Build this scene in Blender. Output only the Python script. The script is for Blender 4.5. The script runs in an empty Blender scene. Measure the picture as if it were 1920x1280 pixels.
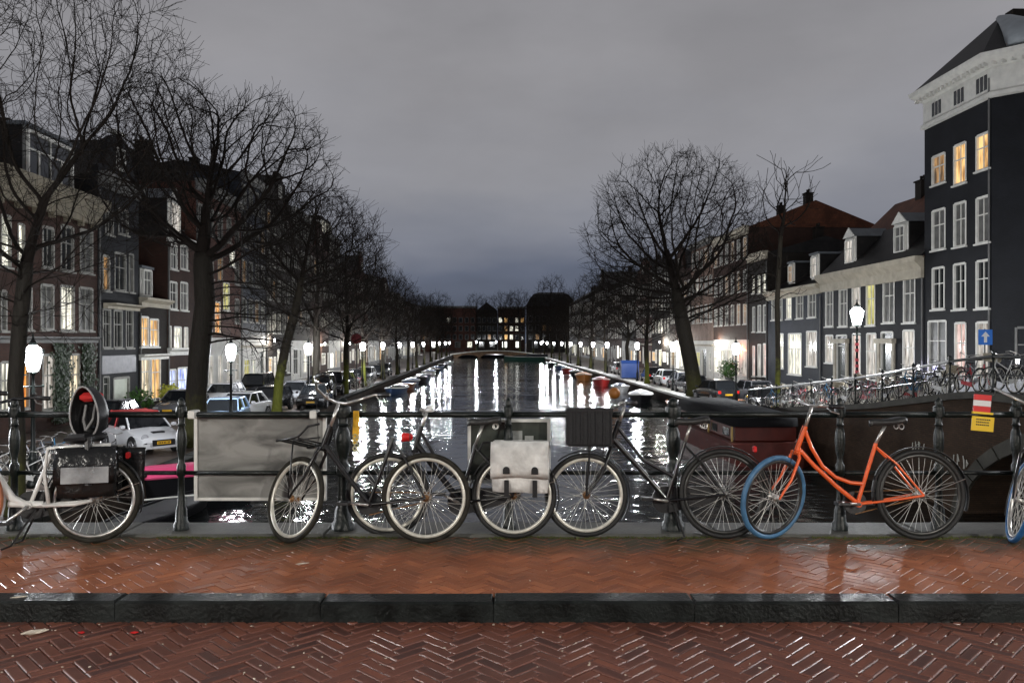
import bpy, math, random
import numpy as np
from mathutils import Matrix, Vector
R = math.radians
PI = math.pi
random.seed(7)
ORD = ('nearest', 'second', 'third', 'fourth', 'fifth', 'sixth', 'seventh', 'eighth', 'ninth', 'tenth', 'eleventh', 'twelfth', 'thirteenth', 'fourteenth', 'fifteenth', 'sixteenth', 'seventeenth', 'eighteenth', 'nineteenth', 'twentieth', 'twenty-first', 'twenty-second', 'twenty-third', 'twenty-fourth', 'twenty-fifth', 'twenty-sixth')
rng = np.random.default_rng(7)
scene = bpy.context.scene
col = scene.collection

# ------------------------------------------------------------------ camera
EYE = 1.52            # metres above the pavement of the bridge
F = 1500.0            # focal length in photo pixels (1920 wide)
cam_d = bpy.data.cameras.new('camera')
cam_d.sensor_width = 36
cam_d.lens = 36 * F / 1920
cam_d.clip_end = 3000
cam_d.clip_start = 0.05
cam = bpy.data.objects.new('camera', cam_d)
col.objects.link(cam)
cam.location = (0, 0, EYE)
cam.rotation_euler = (R(90), 0, 0)
scene.camera = cam

# ------------------------------------------------------------------ world: overcast night sky lit by the city
w = bpy.data.worlds.new('World')
scene.world = w
w.use_nodes = True
nt = w.node_tree
N, L = nt.nodes, nt.links
bg = N['Background']
tc = N.new('ShaderNodeTexCoord')
sep = N.new('ShaderNodeSeparateXYZ')
L.new(tc.outputs['Generated'], sep.inputs[0])
mp = N.new('ShaderNodeMapping')
mp.inputs['Scale'].default_value = (1.0, 1.0, 3.2)
L.new(tc.outputs['Generated'], mp.inputs[0])
nz = N.new('ShaderNodeTexNoise')
nz.inputs['Scale'].default_value = 2.3
nz.inputs['Detail'].default_value = 4
nz.inputs['Roughness'].default_value = 0.5
L.new(mp.outputs[0], nz.inputs['Vector'])
m1 = N.new('ShaderNodeMath'); m1.operation = 'MULTIPLY_ADD'
m1.inputs[1].default_value = 0.30; m1.inputs[2].default_value = -0.15
L.new(nz.outputs['Fac'], m1.inputs[0])
m2 = N.new('ShaderNodeMath'); m2.operation = 'ADD'
L.new(m1.outputs[0], m2.inputs[0]); L.new(sep.outputs['Z'], m2.inputs[1])
cr = N.new('ShaderNodeValToRGB')
cr.color_ramp.elements[0].position = 0.0
cr.color_ramp.elements[0].color = (0.072, 0.084, 0.110, 1)
cr.color_ramp.elements[1].position = 1.0
cr.color_ramp.elements[1].color = (0.140, 0.140, 0.146, 1)
for p, c in ((0.06, (0.115, 0.132, 0.172, 1)), (0.13, (0.205, 0.216, 0.245, 1)), (0.22, (0.275, 0.277, 0.290, 1)), (0.34, (0.280, 0.276, 0.280, 1)), (0.5, (0.225, 0.222, 0.226, 1))):
    e = cr.color_ramp.elements.new(p); e.color = c
L.new(m2.outputs[0], cr.inputs[0])
nz2 = N.new('ShaderNodeTexNoise'); nz2.inputs['Scale'].default_value = 3.4; nz2.inputs['Detail'].default_value = 5; nz2.inputs['Roughness'].default_value = 0.55
mp2 = N.new('ShaderNodeMapping'); mp2.inputs['Scale'].default_value = (1.0, 1.0, 2.2); mp2.inputs['Location'].default_value = (3.1, 1.7, 0.4)
L.new(tc.outputs['Generated'], mp2.inputs[0]); L.new(mp2.outputs[0], nz2.inputs['Vector'])
mr2 = N.new('ShaderNodeMapRange'); mr2.inputs['From Min'].default_value = 0.30; mr2.inputs['From Max'].default_value = 0.70; mr2.inputs['To Min'].default_value = 0.90; mr2.inputs['To Max'].default_value = 1.09
L.new(nz2.outputs['Fac'], mr2.inputs['Value'])
vs2 = N.new('ShaderNodeVectorMath'); vs2.operation = 'SCALE'; L.new(cr.outputs[0], vs2.inputs[0]); L.new(mr2.outputs[0], vs2.inputs['Scale'])
tn = N.new('ShaderNodeVectorMath'); tn.operation = 'MULTIPLY'; tn.inputs[1].default_value = (0.985, 0.985, 1.03)
L.new(vs2.outputs[0], tn.inputs[0]); L.new(tn.outputs[0], bg.inputs['Color'])
bg.inputs['Strength'].default_value = 1.06

scene.view_settings.view_transform = 'Standard'
scene.view_settings.look = 'None'
scene.view_settings.exposure = 0.0
scene.view_settings.gamma = 1.0
scene.view_settings.use_curve_mapping = False
scene.render.engine = 'CYCLES'
cy = scene.cycles
cy.use_denoising = True
cy.max_bounces = 5
cy.diffuse_bounces = 2
cy.glossy_bounces = 3
cy.transparent_max_bounces = 8
cy.sample_clamp_indirect = 6
cy.use_light_tree = True
cy.caustics_reflective = False
cy.caustics_refractive = False
cy.blur_glossy = 0.6

# ------------------------------------------------------------------ the place, in metres
SK = -0.03            # the canal runs a little to the left of straight ahead
ZS = -2.60            # street level of the quays
ZW = -3.40            # water level
XLQ, XRQ = -10.5, 14.5     # quay edges at Y = 0
XLF, XRF = -20.7, 24.8     # house fronts at Y = 0
def at(px, py, d):
    """a point of the place at depth d, measured off the photograph"""
    return ((px - 960) * d / F, d, EYE - (py - 640) * d / F)
def xq(x0, y):
    return x0 + SK * y

# ------------------------------------------------------------------ materials
MATS = {}
def mat(name, color=(0.5, 0.5, 0.5), rough=0.5, metal=0.0, var=0.0, vscale=3.0, bump=0.0, bscale=30.0, coat=0.0, spec=0.5, emit=None, estr=0.0, sampled=True, alpha=1.0, rvar=0.0, rnd=0.0):
    if name in MATS: return MATS[name]
    m = bpy.data.materials.new(name); m.use_nodes = True
    t = m.node_tree; n, l = t.nodes, t.links
    b = n['Principled BSDF']
    b.inputs['Base Color'].default_value = (*color, 1)
    b.inputs['Roughness'].default_value = rough
    b.inputs['Metallic'].default_value = metal
    b.inputs['Specular IOR Level'].default_value = spec
    b.inputs['Alpha'].default_value = alpha
    if coat: 
        b.inputs['Coat Weight'].default_value = coat
        b.inputs['Coat Roughness'].default_value = 0.06
    if emit:
        b.inputs['Emission Color'].default_value = (*emit, 1)
        b.inputs['Emission Strength'].default_value = estr
        if not sampled: m.cycles.emission_sampling = 'NONE'
    if var or bump or rvar:
        c = n.new('ShaderNodeTexCoord')
        x = n.new('ShaderNodeTexNoise'); x.inputs['Scale'].default_value = vscale; x.inputs['Detail'].default_value = 6
        l.new(c.outputs['Object'], x.inputs['Vector'])
        if var:
            r = n.new('ShaderNodeValToRGB')
            r.color_ramp.elements[0].position = 0.3; r.color_ramp.elements[1].position = 0.72
            r.color_ramp.elements[0].color = tuple(k * (1 - var) for k in color) + (1,)
            r.color_ramp.elements[1].color = tuple(min(1, k * (1 + var)) for k in color) + (1,)
            l.new(x.outputs['Fac'], r.inputs[0]); l.new(r.outputs[0], b.inputs['Base Color'])
        if rvar:
            q = n.new('ShaderNodeMapRange'); q.inputs['To Min'].default_value = max(0.02, rough - rvar); q.inputs['To Max'].default_value = rough + rvar
            q.inputs['From Min'].default_value = 0.3; q.inputs['From Max'].default_value = 0.7
            l.new(x.outputs['Fac'], q.inputs['Value']); l.new(q.outputs[0], b.inputs['Roughness'])
        if bump:
            y = n.new('ShaderNodeTexNoise'); y.inputs['Scale'].default_value = bscale; y.inputs['Detail'].default_value = 4
            l.new(c.outputs['Object'], y.inputs['Vector'])
            u = n.new('ShaderNodeBump'); u.inputs['Strength'].default_value = bump; u.inputs['Distance'].default_value = 0.02
            l.new(y.outputs['Fac'], u.inputs['Height']); l.new(u.outputs[0], b.inputs['Normal'])
    MATS[name] = m
    return m

def brick_mat(name, c1, c2, mortar, bw=0.21, bh=0.065, rough=0.7, painted=False):
    """brickwork of a far facade: colour and joints as one relief, the bricks are a pixel or two high"""
    if name in MATS: return MATS[name]
    m = bpy.data.materials.new(name); m.use_nodes = True
    t = m.node_tree; n, l = t.nodes, t.links; b = n['Principled BSDF']
    c = n.new('ShaderNodeTexCoord'); s = n.new('ShaderNodeSeparateXYZ'); k = n.new('ShaderNodeCombineXYZ')
    a = n.new('ShaderNodeMath'); a.operation = 'ADD'
    l.new(c.outputs['Object'], s.inputs[0]); l.new(s.outputs['X'], a.inputs[0]); l.new(s.outputs['Y'], a.inputs[1])
    l.new(a.outputs[0], k.inputs['X']); l.new(s.outputs['Z'], k.inputs['Y'])
    bt = n.new('ShaderNodeTexBrick'); bt.inputs['Scale'].default_value = 1.0
    bt.inputs['Brick Width'].default_value = bw; bt.inputs['Row Height'].default_value = bh; bt.inputs['Mortar Size'].default_value = 0.008
    bt.inputs['Color1'].default_value = (*c1, 1); bt.inputs['Color2'].default_value = (*c2, 1); bt.inputs['Mortar'].default_value = (*mortar, 1)
    l.new(k.outputs[0], bt.inputs['Vector'])
    z = n.new('ShaderNodeTexNoise'); z.inputs['Scale'].default_value = 0.7; z.inputs['Detail'].default_value = 8
    l.new(c.outputs['Object'], z.inputs['Vector'])
    mr = n.new('ShaderNodeMapRange'); mr.inputs['From Min'].default_value = 0.3; mr.inputs['From Max'].default_value = 0.7
    mr.inputs['To Min'].default_value = 0.6; mr.inputs['To Max'].default_value = 1.25
    l.new(z.outputs['Fac'], mr.inputs['Value'])
    v = n.new('ShaderNodeVectorMath'); v.operation = 'SCALE'
    l.new(bt.outputs['Color'], v.inputs[0]); l.new(mr.outputs[0], v.inputs['Scale'])
    l.new(v.outputs[0], b.inputs['Base Color'])
    b.inputs['Roughness'].default_value = rough; b.inputs['Specular IOR Level'].default_value = 0.18
    u = n.new('ShaderNodeBump'); u.inputs['Strength'].default_value = 0.4; u.inputs['Distance'].default_value = 0.01; u.invert = True
    l.new(bt.outputs['Fac'], u.inputs['Height']); l.new(u.outputs[0], b.inputs['Normal'])
    MATS[name] = m
    return m

def paver_mat(name, ca, cb, rough, moss=None):
    if name in MATS: return MATS[name]
    m = bpy.data.materials.new(name); m.use_nodes = True
    t = m.node_tree; n, l = t.nodes, t.links; b = n['Principled BSDF']
    oi = n.new('ShaderNodeObjectInfo'); g = n.new('ShaderNodeNewGeometry')
    a = n.new('ShaderNodeMath'); a.operation = 'ADD'; l.new(oi.outputs['Random'], a.inputs[0]); l.new(g.outputs['Random Per Island'], a.inputs[1])
    f = n.new('ShaderNodeMath'); f.operation = 'FRACT'; l.new(a.outputs[0], f.inputs[0])
    r = n.new('ShaderNodeValToRGB'); r.color_ramp.elements[0].color = (*ca, 1); r.color_ramp.elements[1].color = (*cb, 1)
    l.new(f.outputs[0], r.inputs[0])
    z = n.new('ShaderNodeTexNoise'); z.inputs['Scale'].default_value = 1.4; z.inputs['Detail'].default_value = 8; z.inputs['Roughness'].default_value = 0.65
    l.new(g.outputs['Position'], z.inputs['Vector'])
    mr = n.new('ShaderNodeMapRange'); mr.inputs['From Min'].default_value = 0.3; mr.inputs['From Max'].default_value = 0.7
    mr.inputs['To Min'].default_value = 0.62; mr.inputs['To Max'].default_value = 1.3
    l.new(z.outputs['Fac'], mr.inputs['Value'])
    v = n.new('ShaderNodeVectorMath'); v.operation = 'SCALE'
    l.new(r.outputs[0], v.inputs[0]); l.new(mr.outputs[0], v.inputs['Scale'])
    out = v.outputs[0]
    if moss:      # moss and dirt gather in the strip along the stone edge where nobody walks
        s = n.new('ShaderNodeSeparateXYZ'); l.new(g.outputs['Position'], s.inputs[0])
        q = n.new('ShaderNodeTexNoise'); q.inputs['Scale'].default_value = 3.5; q.inputs['Detail'].default_value = 6
        l.new(g.outputs['Position'], q.inputs['Vector'])
        ad = n.new('ShaderNodeMath'); ad.operation = 'MULTIPLY_ADD'; ad.inputs[1].default_value = 0.7
        l.new(q.outputs['Fac'], ad.inputs[0]); l.new(s.outputs['Y'], ad.inputs[2])
        mm = n.new('ShaderNodeMapRange'); mm.inputs['From Min'].default_value = 5.95; mm.inputs['From Max'].default_value = 6.35
        l.new(ad.outputs[0], mm.inputs['Value'])
        mx = n.new('ShaderNodeMixRGB'); mx.inputs['Color2'].default_value = (*moss, 1)
        l.new(mm.outputs[0], mx.inputs['Fac']); l.new(out, mx.inputs['Color1']); out = mx.outputs[0]
    l.new(out, b.inputs['Base Color'])
    z2 = n.new('ShaderNodeTexNoise'); z2.inputs['Scale'].default_value = 2.2; z2.inputs['Detail'].default_value = 5
    l.new(g.outputs['Position'], z2.inputs['Vector'])
    m3 = n.new('ShaderNodeMapRange'); m3.inputs['From Min'].default_value = 0.35; m3.inputs['From Max'].default_value = 0.65
    m3.inputs['To Min'].default_value = rough[0]; m3.inputs['To Max'].default_value = rough[1]
    l.new(z2.outputs['Fac'], m3.inputs['Value']); l.new(m3.outputs[0], b.inputs['Roughness'])
    y = n.new('ShaderNodeTexNoise'); y.inputs['Scale'].default_value = 90; y.inputs['Detail'].default_value = 5
    l.new(g.outputs['Position'], y.inputs['Vector'])
    u = n.new('ShaderNodeBump'); u.inputs['Strength'].default_value = 0.35; u.inputs['Distance'].default_value = 0.004
    l.new(y.outputs['Fac'], u.inputs['Height']); l.new(u.outputs[0], b.inputs['Normal'])
    MATS[name] = m
    return m

def lit_mat(name, ca, cb, strength, scale=1.0):
    """a lit room behind a pane: curtains and lamps inside make the light uneven"""
    if name in MATS: return MATS[name]
    m = bpy.data.materials.new(name); m.use_nodes = True
    t = m.node_tree; n, l = t.nodes, t.links; b = n['Principled BSDF']
    g = n.new('ShaderNodeNewGeometry')
    mp = n.new('ShaderNodeMapping'); mp.inputs['Scale'].default_value = (4.5 * scale, 4.5 * scale, 0.9 * scale)
    l.new(g.outputs['Position'], mp.inputs[0])
    z = n.new('ShaderNodeTexNoise'); z.inputs['Scale'].default_value = 1.0; z.inputs['Detail'].default_value = 3
    l.new(mp.outputs[0], z.inputs['Vector'])
    r = n.new('ShaderNodeValToRGB'); r.color_ramp.elements[0].position = 0.35; r.color_ramp.elements[1].position = 0.62
    r.color_ramp.elements[0].color = (*ca, 1); r.color_ramp.elements[1].color = (*cb, 1)
    l.new(z.outputs['Fac'], r.inputs[0]); l.new(r.outputs[0], b.inputs['Emission Color'])
    b.inputs['Emission Strength'].default_value = strength
    b.inputs['Base Color'].default_value = (0.03, 0.03, 0.03, 1); b.inputs['Roughness'].default_value = 0.08
    m.cycles.emission_sampling = 'NONE'
    MATS[name] = m
    return m

black_paint = mat('black_paint', (0.005, 0.005, 0.006), 0.28, var=0.4, vscale=20, coat=0.3)
iron = mat('green_black_iron', (0.004, 0.007, 0.006), 0.34, var=0.4, vscale=8, bump=0.25, bscale=60, coat=0.0, spec=0.4)
rubber = mat('tyre_rubber', (0.009, 0.009, 0.009), 0.6, var=0.4, vscale=30, bump=0.2, bscale=120)
rubber_dusty = mat('dusty_tyre_rubber', (0.026, 0.024, 0.019), 0.7, var=0.5, vscale=16, spec=0.2)
chrome = mat('dull_chrome', (0.62, 0.61, 0.58), 0.28, metal=0.85, var=0.25, vscale=25)
steel_rim = mat('steel_rim', (0.72, 0.70, 0.62), 0.34, metal=0.4, var=0.2, vscale=14)
spoke_m = mat('spoke_steel', (0.75, 0.74, 0.70), 0.38, metal=0.55)
rust = mat('rusty_steel', (0.30, 0.16, 0.07), 0.6, metal=0.4, var=0.5, vscale=40)
orange_paint = mat('orange_paint', (0.80, 0.115, 0.02), 0.33, var=0.12, vscale=10, coat=0.3)
white_paint = mat('white_paint', (0.74, 0.74, 0.72), 0.35, var=0.08, vscale=6, coat=0.3)
dark_rim = mat('dark_worn_rim', (0.05, 0.05, 0.048), 0.35, metal=0.5, var=0.3, vscale=20)
saddle_m = mat('black_saddle_vinyl', (0.02, 0.02, 0.02), 0.4, bump=0.2, bscale=80)
blue_tyre = mat('blue_tyre_rubber', (0.06, 0.16, 0.29), 0.5, var=0.3, vscale=14)
blue_tyre_b = mat('bright_blue_tyre_rubber', (0.02, 0.13, 0.34), 0.5, var=0.3, vscale=14)
tan_tyre = mat('tan_wall_tyre', (0.40, 0.14, 0.06), 0.55, var=0.2, vscale=14)
red_plastic = mat('red_plastic', (0.60, 0.015, 0.015), 0.25)
black_plastic = mat('black_plastic', (0.007, 0.007, 0.008), 0.4, bump=0.1, bscale=60)
tarp_black = mat('black_tarpaulin', (0.010, 0.0105, 0.011), 0.22, bump=0.6, bscale=14)
alu = mat('pale_aluminium', (0.66, 0.66, 0.63), 0.4, metal=0.15, var=0.12, vscale=12)
# ------------------------------------------------------------------ mesh helpers
class MB:
    def __init__(s): s.v = []; s.f = []; s.m = []; s.cur = 0
    def add(s, vs, fs):
        k = len(s.v); s.v.extend(vs); s.f.extend([tuple(i + k for i in f) for f in fs]); s.m.extend([s.cur] * len(fs)); return s
    def box(s, x0, x1, y0, y1, z0, z1):
        return s.add([(x0,y0,z0),(x1,y0,z0),(x1,y1,z0),(x0,y1,z0),(x0,y0,z1),(x1,y0,z1),(x1,y1,z1),(x0,y1,z1)],
                     [(0,3,2,1),(4,5,6,7),(0,1,5,4),(1,2,6,5),(2,3,7,6),(3,0,4,7)])
    def bbox(s, x0, x1, y0, y1, z0, z1, b=0.01):
        """box with its upper and side edges taken off"""
        ring = lambda e, z: [(x0+e,y0+e,z),(x1-e,y0+e,z),(x1-e,y1-e,z),(x0+e,y1-e,z)]
        vs = ring(b, z0) + ring(0, z0 + b) + ring(0, z1 - b) + ring(b, z1)
        fs = [(3,2,1,0),(12,13,14,15)]
        for k in range(3):
            for i in range(4):
                a = k*4+i; c = k*4+(i+1)%4; fs.append((a, c, c+4, a+4))
        return s.add(vs, fs)
    def tube(s, pts, r, n=8, cap=True):
        pts = [Vector(p) for p in pts]; m = len(pts)
        rs = r if isinstance(r, (list, tuple)) else [r] * m
        vs = []; fs = []; up = None
        for i, p in enumerate(pts):
            d = (pts[min(i+1, m-1)] - pts[max(i-1, 0)])
            if d.length < 1e-9: d = Vector((0,0,1))
            d.normalize()
            if up is None:
                up = Vector((0,0,1)) if abs(d.z) < 0.9 else Vector((1,0,0))
            a = up - d * up.dot(d)
            if a.length < 1e-6: a = d.orthogonal()
            a.normalize(); up = a; b = d.cross(a)
            for k in range(n):
                t = 2*PI*k/n; q = p + (a*math.cos(t) + b*math.sin(t)) * rs[i]; vs.append(tuple(q))
        for i in range(m-1):
            for k in range(n):
                fs.append((i*n+k, i*n+(k+1)%n, (i+1)*n+(k+1)%n, (i+1)*n+k))
        if cap: fs.append(tuple(range(n))[::-1]); fs.append(tuple(range((m-1)*n, m*n)))
        return s.add(vs, fs)
    def lathe(s, prof, n=16, c=(0,0,0), axis='z'):
        """prof: (radius, height) pairs"""
        vs = []; fs = []
        for r, h in prof:
            for k in range(n):
                t = 2*PI*k/n; x, y = r*math.cos(t), r*math.sin(t)
                p = (x, y, h) if axis == 'z' else ((x, h, y) if axis == 'y' else (h, x, y))
                vs.append((p[0]+c[0], p[1]+c[1], p[2]+c[2]))
        for i in range(len(prof)-1):
            for k in range(n):
                fs.append((i*n+k, i*n+(k+1)%n, (i+1)*n+(k+1)%n, (i+1)*n+k))
        fs.append(tuple(range(n))[::-1]); fs.append(tuple(range((len(prof)-1)*n, len(prof)*n)))
        return s.add(vs, fs)
    def torus(s, Rr, r, n=48, m=8, c=(0,0,0), a0=0, a1=2*PI, sy=1.0, sx=1.0):
        """ring round the y axis (a wheel standing in the xz plane)"""
        full = abs(a1 - a0 - 2*PI) < 1e-6; cnt = n if full else n+1
        vs = []; fs = []
        for i in range(cnt):
            t = a0 + (a1-a0)*i/n
            for k in range(m):
                u = 2*PI*k/m; q = Rr + r*sx*math.cos(u)
                vs.append((c[0]+q*math.cos(t), c[1]+r*sy*math.sin(u), c[2]+q*math.sin(t)))
        for i in range(n):
            j = (i+1) % cnt
            for k in range(m): fs.append((i*m+k, j*m+k, j*m+(k+1)%m, i*m+(k+1)%m))
        return s.add(vs, fs)
    def prism(s, poly, y0, y1, axis='y'):
        n = len(poly)
        f = (lambda a, b, h: (a, h, b)) if axis == 'y' else ((lambda a, b, h: (a, b, h)) if axis == 'z' else (lambda a, b, h: (h, a, b)))
        vs = [f(a, b, y0) for a, b in poly] + [f(a, b, y1) for a, b in poly]
        fs = [tuple(range(n)), tuple(range(n, 2*n))[::-1]] + [(i, i+n, (i+1) % n + n, (i+1) % n) for i in range(n)]
        return s.add(vs, fs)
    def quad(s, a, b, c, d): return s.add([a, b, c, d], [(0,1,2,3)])
    def ball(s, c, r, n=10, m=6, sz=1.0):
        return s.lathe([(max(1e-4, r*math.sin(PI*i/m)), -r*math.cos(PI*i/m)*sz) for i in range(m+1)], n, c)
    def loft(s, rings, cap=True):
        n = len(rings[0]); vs = [p for r in rings for p in r]; fs = []
        for i in range(len(rings)-1):
            for k in range(n): fs.append((i*n+k, i*n+(k+1)%n, (i+1)*n+(k+1)%n, (i+1)*n+k))
        if cap: fs.append(tuple(range(n))[::-1]); fs.append(tuple(range((len(rings)-1)*n, len(rings)*n)))
        return s.add(vs, fs)
    def mesh(s, name, mats, smooth=False):
        me = bpy.data.meshes.new(name); me.from_pydata(s.v, [], s.f)
        for m in (mats if isinstance(mats, (list, tuple)) else [mats]): me.materials.append(m)
        if any(s.m): me.polygons.foreach_set('material_index', s.m)
        if smooth: me.polygons.foreach_set('use_smooth', [True]*len(me.polygons))
        me.update()
        return me
    def build(s, name, mats, parent=None, smooth=False, loc=None, rot=None):
        return link(name, s.mesh(name, mats, smooth), parent, loc, rot)
def smooth_by_angle(me, ang=40):
    me.polygons.foreach_set('use_smooth', [True]*len(me.polygons))
    try: me.set_sharp_from_angle(angle=R(ang))
    except Exception: pass
def link(name, data, parent=None, loc=None, rot=None):
    o = bpy.data.objects.new(name, data); col.objects.link(o)
    if parent: o.parent = parent
    if loc: o.location = loc
    if rot: o.rotation_euler = rot
    return o
def thing(name, label, cat, loc=(0,0,0), rz=0, group=None, rx=0):
    o = link(name, None, None, loc, (rx, 0, rz)); o.empty_display_size = 0.2
    return tag(o, label, cat, group)
def tag(o, label, cat, group=None):
    o['label'] = label; o['category'] = cat
    if group: o['group'] = group
    return o
def structure(o): o['kind'] = 'structure'; return o
def stuff(o): o['kind'] = 'stuff'; return o
def copy_tree(o, parent=None, remat=None):
    c = o.copy(); col.objects.link(c); c.parent = parent
    for ch in KIDS.get(o.name, None) or [k for k in o.children]:
        copy_tree(ch, c)
    return c
KIDS = {}
def recolour(root, swaps):
    """give a copied thing its own paint: swap materials on the object slots"""
    for o in [root] + list(root.children) + [g for c in root.children for g in c.children]:
        if o.type != 'MESH': continue
        for s in o.material_slots:
            if s.material and s.material.name in swaps:
                new = swaps[s.material.name]; s.link = 'OBJECT'; s.material = new

# ------------------------------------------------------------------ ground and bridge
pave_m = paver_mat('red_paving_brick', (0.27, 0.082, 0.032), (0.42, 0.140, 0.055), (0.42, 0.64), moss=(0.060, 0.050, 0.022))
road_m = paver_mat('road_paving_brick', (0.085, 0.033, 0.025), (0.21, 0.070, 0.040), (0.34, 0.50))
joint_p = mat('pavement_joint_dirt', (0.11, 0.05, 0.028), 0.7, var=0.4, vscale=9, bump=0.4)
joint_m = mat('joint_dirt', (0.028, 0.020, 0.014), 0.65, var=0.5, vscale=9, bump=0.5)
asphalt = mat('wet_quay_brick', (0.085, 0.065, 0.055), 0.35, var=0.45, vscale=0.8, bump=0.3, bscale=10, rvar=0.12)
stone = mat('grey_coping_stone', (0.095, 0.095, 0.085), 0.55, var=0.3, vscale=3, bump=0.4, bscale=40)
pale_stone = mat('pale_quay_coping', (0.40, 0.39, 0.35), 0.5, var=0.25, vscale=2, bump=0.3, bscale=20)
kerb_m = mat('wet_dark_kerb_stone', (0.0065, 0.0085, 0.008), 0.42, var=0.8, vscale=4.5, bump=0.35, bscale=45, rvar=0.16, spec=0.3)
quay_wall_m = brick_mat('quay_wall_brick', (0.06, 0.040, 0.028), (0.042, 0.030, 0.022), (0.035, 0.030, 0.025), rough=0.8)

ZR = -0.11                     # road surface, a kerb's height under the pavement
def herringbone(x0, x1, y0, y1, Wd, n):
    """positions (x, y, angle) of the bricks of a herringbone laid at 45 degrees"""
    out = []; c = math.sqrt(0.5)
    lim = int((abs(x1-x0) + abs(y1-y0)) / Wd) + 6
    cx, cy_ = (x0+x1)/2, (y0+y1)/2
    for j in range(-lim//n - 1, lim//n + 2):
        for i in range(-lim, lim + 1):
            a0, b0 = i + j*n, i - j*n
            for kind in (0, 1):
                a, b = (a0 + n/2, b0 + 0.5) if kind == 0 else (a0 + 0.5, b0 + 1 + n/2)
                x = cx + (a - b) * c * Wd; y = cy_ + (a + b) * c * Wd
                if x0 <= x <= x1 and y0 <= y <= y1: out.append((x, y, PI/4 if kind == 0 else 3*PI/4))
    return out
def brick_template(Lb, Wb, h=0.05, b=0.006):
    x, y = Lb/2 - 0.0015, Wb/2 - 0.0015
    rings = []
    for e, z in ((0, -h), (0, -b), (b*0.08, -b*0.62), (b*0.30, -b*0.30), (b*0.62, -b*0.08), (b, 0), (b*1.3, 0)):
        rings.append([(-x+e, -y+e, z), (x-e, -y+e, z), (x-e, y-e, z), (-x+e, y-e, z)])
    mb = MB(); mb.loft(rings[:2], cap=False); mb.cur = 1; mb.loft(rings[1:6], cap=False); mb.cur = 0; mb.loft(rings[5:], cap=False); mb.add(rings[-1], [(0,1,2,3)])
    return mb
def paving(parent, x0, x1, y0, y1, z, Wd, n, m, jit, bev=0.010, wet=None):
    tpl = brick_template(Wd*n, Wd, b=bev); me = tpl.mesh('brick', [m, wet])
    pos = herringbone(x0, x1, y0, y1, Wd, n)
    def vis(p):                   # nearest to the camera and inside the frame first
        X, Y = p[0], p[1]
        if Y < 3.6 or abs(X) > Y*0.66: return 1e6
        return Y
    pos.sort(key=vis)
    tv = np.array(tpl.v); tf = np.array([list(f) for f in tpl.f]); V = []; Fc = []
    for i, (x, y, a) in enumerate(pos):
        dz = random.gauss(0, jit); tx, ty = random.gauss(0, 0.010), random.gauss(0, 0.010); a2 = a + random.gauss(0, 0.012)
        if i < 300:
            o = link('brick', me, parent, (x, y, z + dz), (tx, ty, a2))
        else:
            M_ = Matrix.Translation((x, y, z + dz)) @ Matrix.Rotation(a2, 4, 'Z') @ Matrix.Rotation(ty, 4, 'Y') @ Matrix.Rotation(tx, 4, 'X')
            Mn = np.array(M_)
            V.append(tv @ Mn[:3, :3].T + Mn[:3, 3]); Fc.append(tf + len(tv)*len(Fc))
    V = np.concatenate(V); Fc = np.concatenate(Fc)
    me2 = bpy.data.meshes.new('bricks')
    me2.vertices.add(len(V)); me2.vertices.foreach_set('co', V.ravel())
    me2.loops.add(Fc.size); me2.loops.foreach_set('vertex_index', Fc.ravel().astype(np.int32))
    me2.polygons.add(len(Fc)); me2.polygons.foreach_set('loop_start', np.arange(0, Fc.size, 4, dtype=np.int32))
    me2.polygons.foreach_set('loop_total', np.full(len(Fc), 4, dtype=np.int32))
    me2.update(calc_edges=True); me2.materials.append(m); me2.materials.append(wet)
    me2.polygons.foreach_set('material_index', np.tile(np.array(tpl.m, dtype=np.int32), len(Fc)//len(tpl.f)))
    stuff(link('brick_field', me2, parent))
KB0, KB1 = 4.65, 4.82
road = structure(MB().box(-9, 9, -3.4, KB0 - 0.004, ZR-0.3, ZR-0.013).build('road', joint_m))
wet_road = mat('wet_worn_brick_edge', (0.16, 0.058, 0.038), 0.26, spec=0.9); wet_pave = mat('wet_worn_pavement_edge', (0.27, 0.085, 0.038), 0.3)
paving(road, -8.4, 8.4, -3.2, KB0+0.08, ZR, 0.069, 3, road_m, 0.0018, 0.009, wet_road)
pavement = structure(MB().box(-9, 9, KB1 + 0.004, 6.22, -0.3, -0.0035).build('pavement', joint_p))
paving(pavement, -8.4, 8.4, KB1-0.06, 6.26, 0.0, 0.067, 3, pave_m, 0.0007, 0.003, wet_pave)
kerb = structure(MB().box(-9, 9, KB0+0.01, KB1-0.01, -0.3, -0.03).build('kerb', kerb_m))
x = -9.0
while x < 9:
    ln = random.uniform(0.9, 1.25); dz = random.gauss(0, 0.003); dy = random.gauss(0, 0.004)
    MB().bbox(x+0.0018, x+ln-0.0018, KB0+dy*0.5, KB1+dy, -0.2, 0.008+dz*0.6, 0.012).build('kerb_stone', kerb_m, kerb)
    x += ln
coping = structure(MB().box(-9, 9, 6.24, 6.62, -0.4, -0.02).build('coping_ledge', stone))
x = -9.0
while x < 9:
    ln = random.uniform(1.3, 1.7); dz = random.gauss(0, 0.002)
    MB().bbox(x+0.004, x+ln-0.004, 6.225, 6.64, -0.15, 0.022+dz, 0.01).build('coping_stone', stone, coping)
    x += ln
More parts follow.
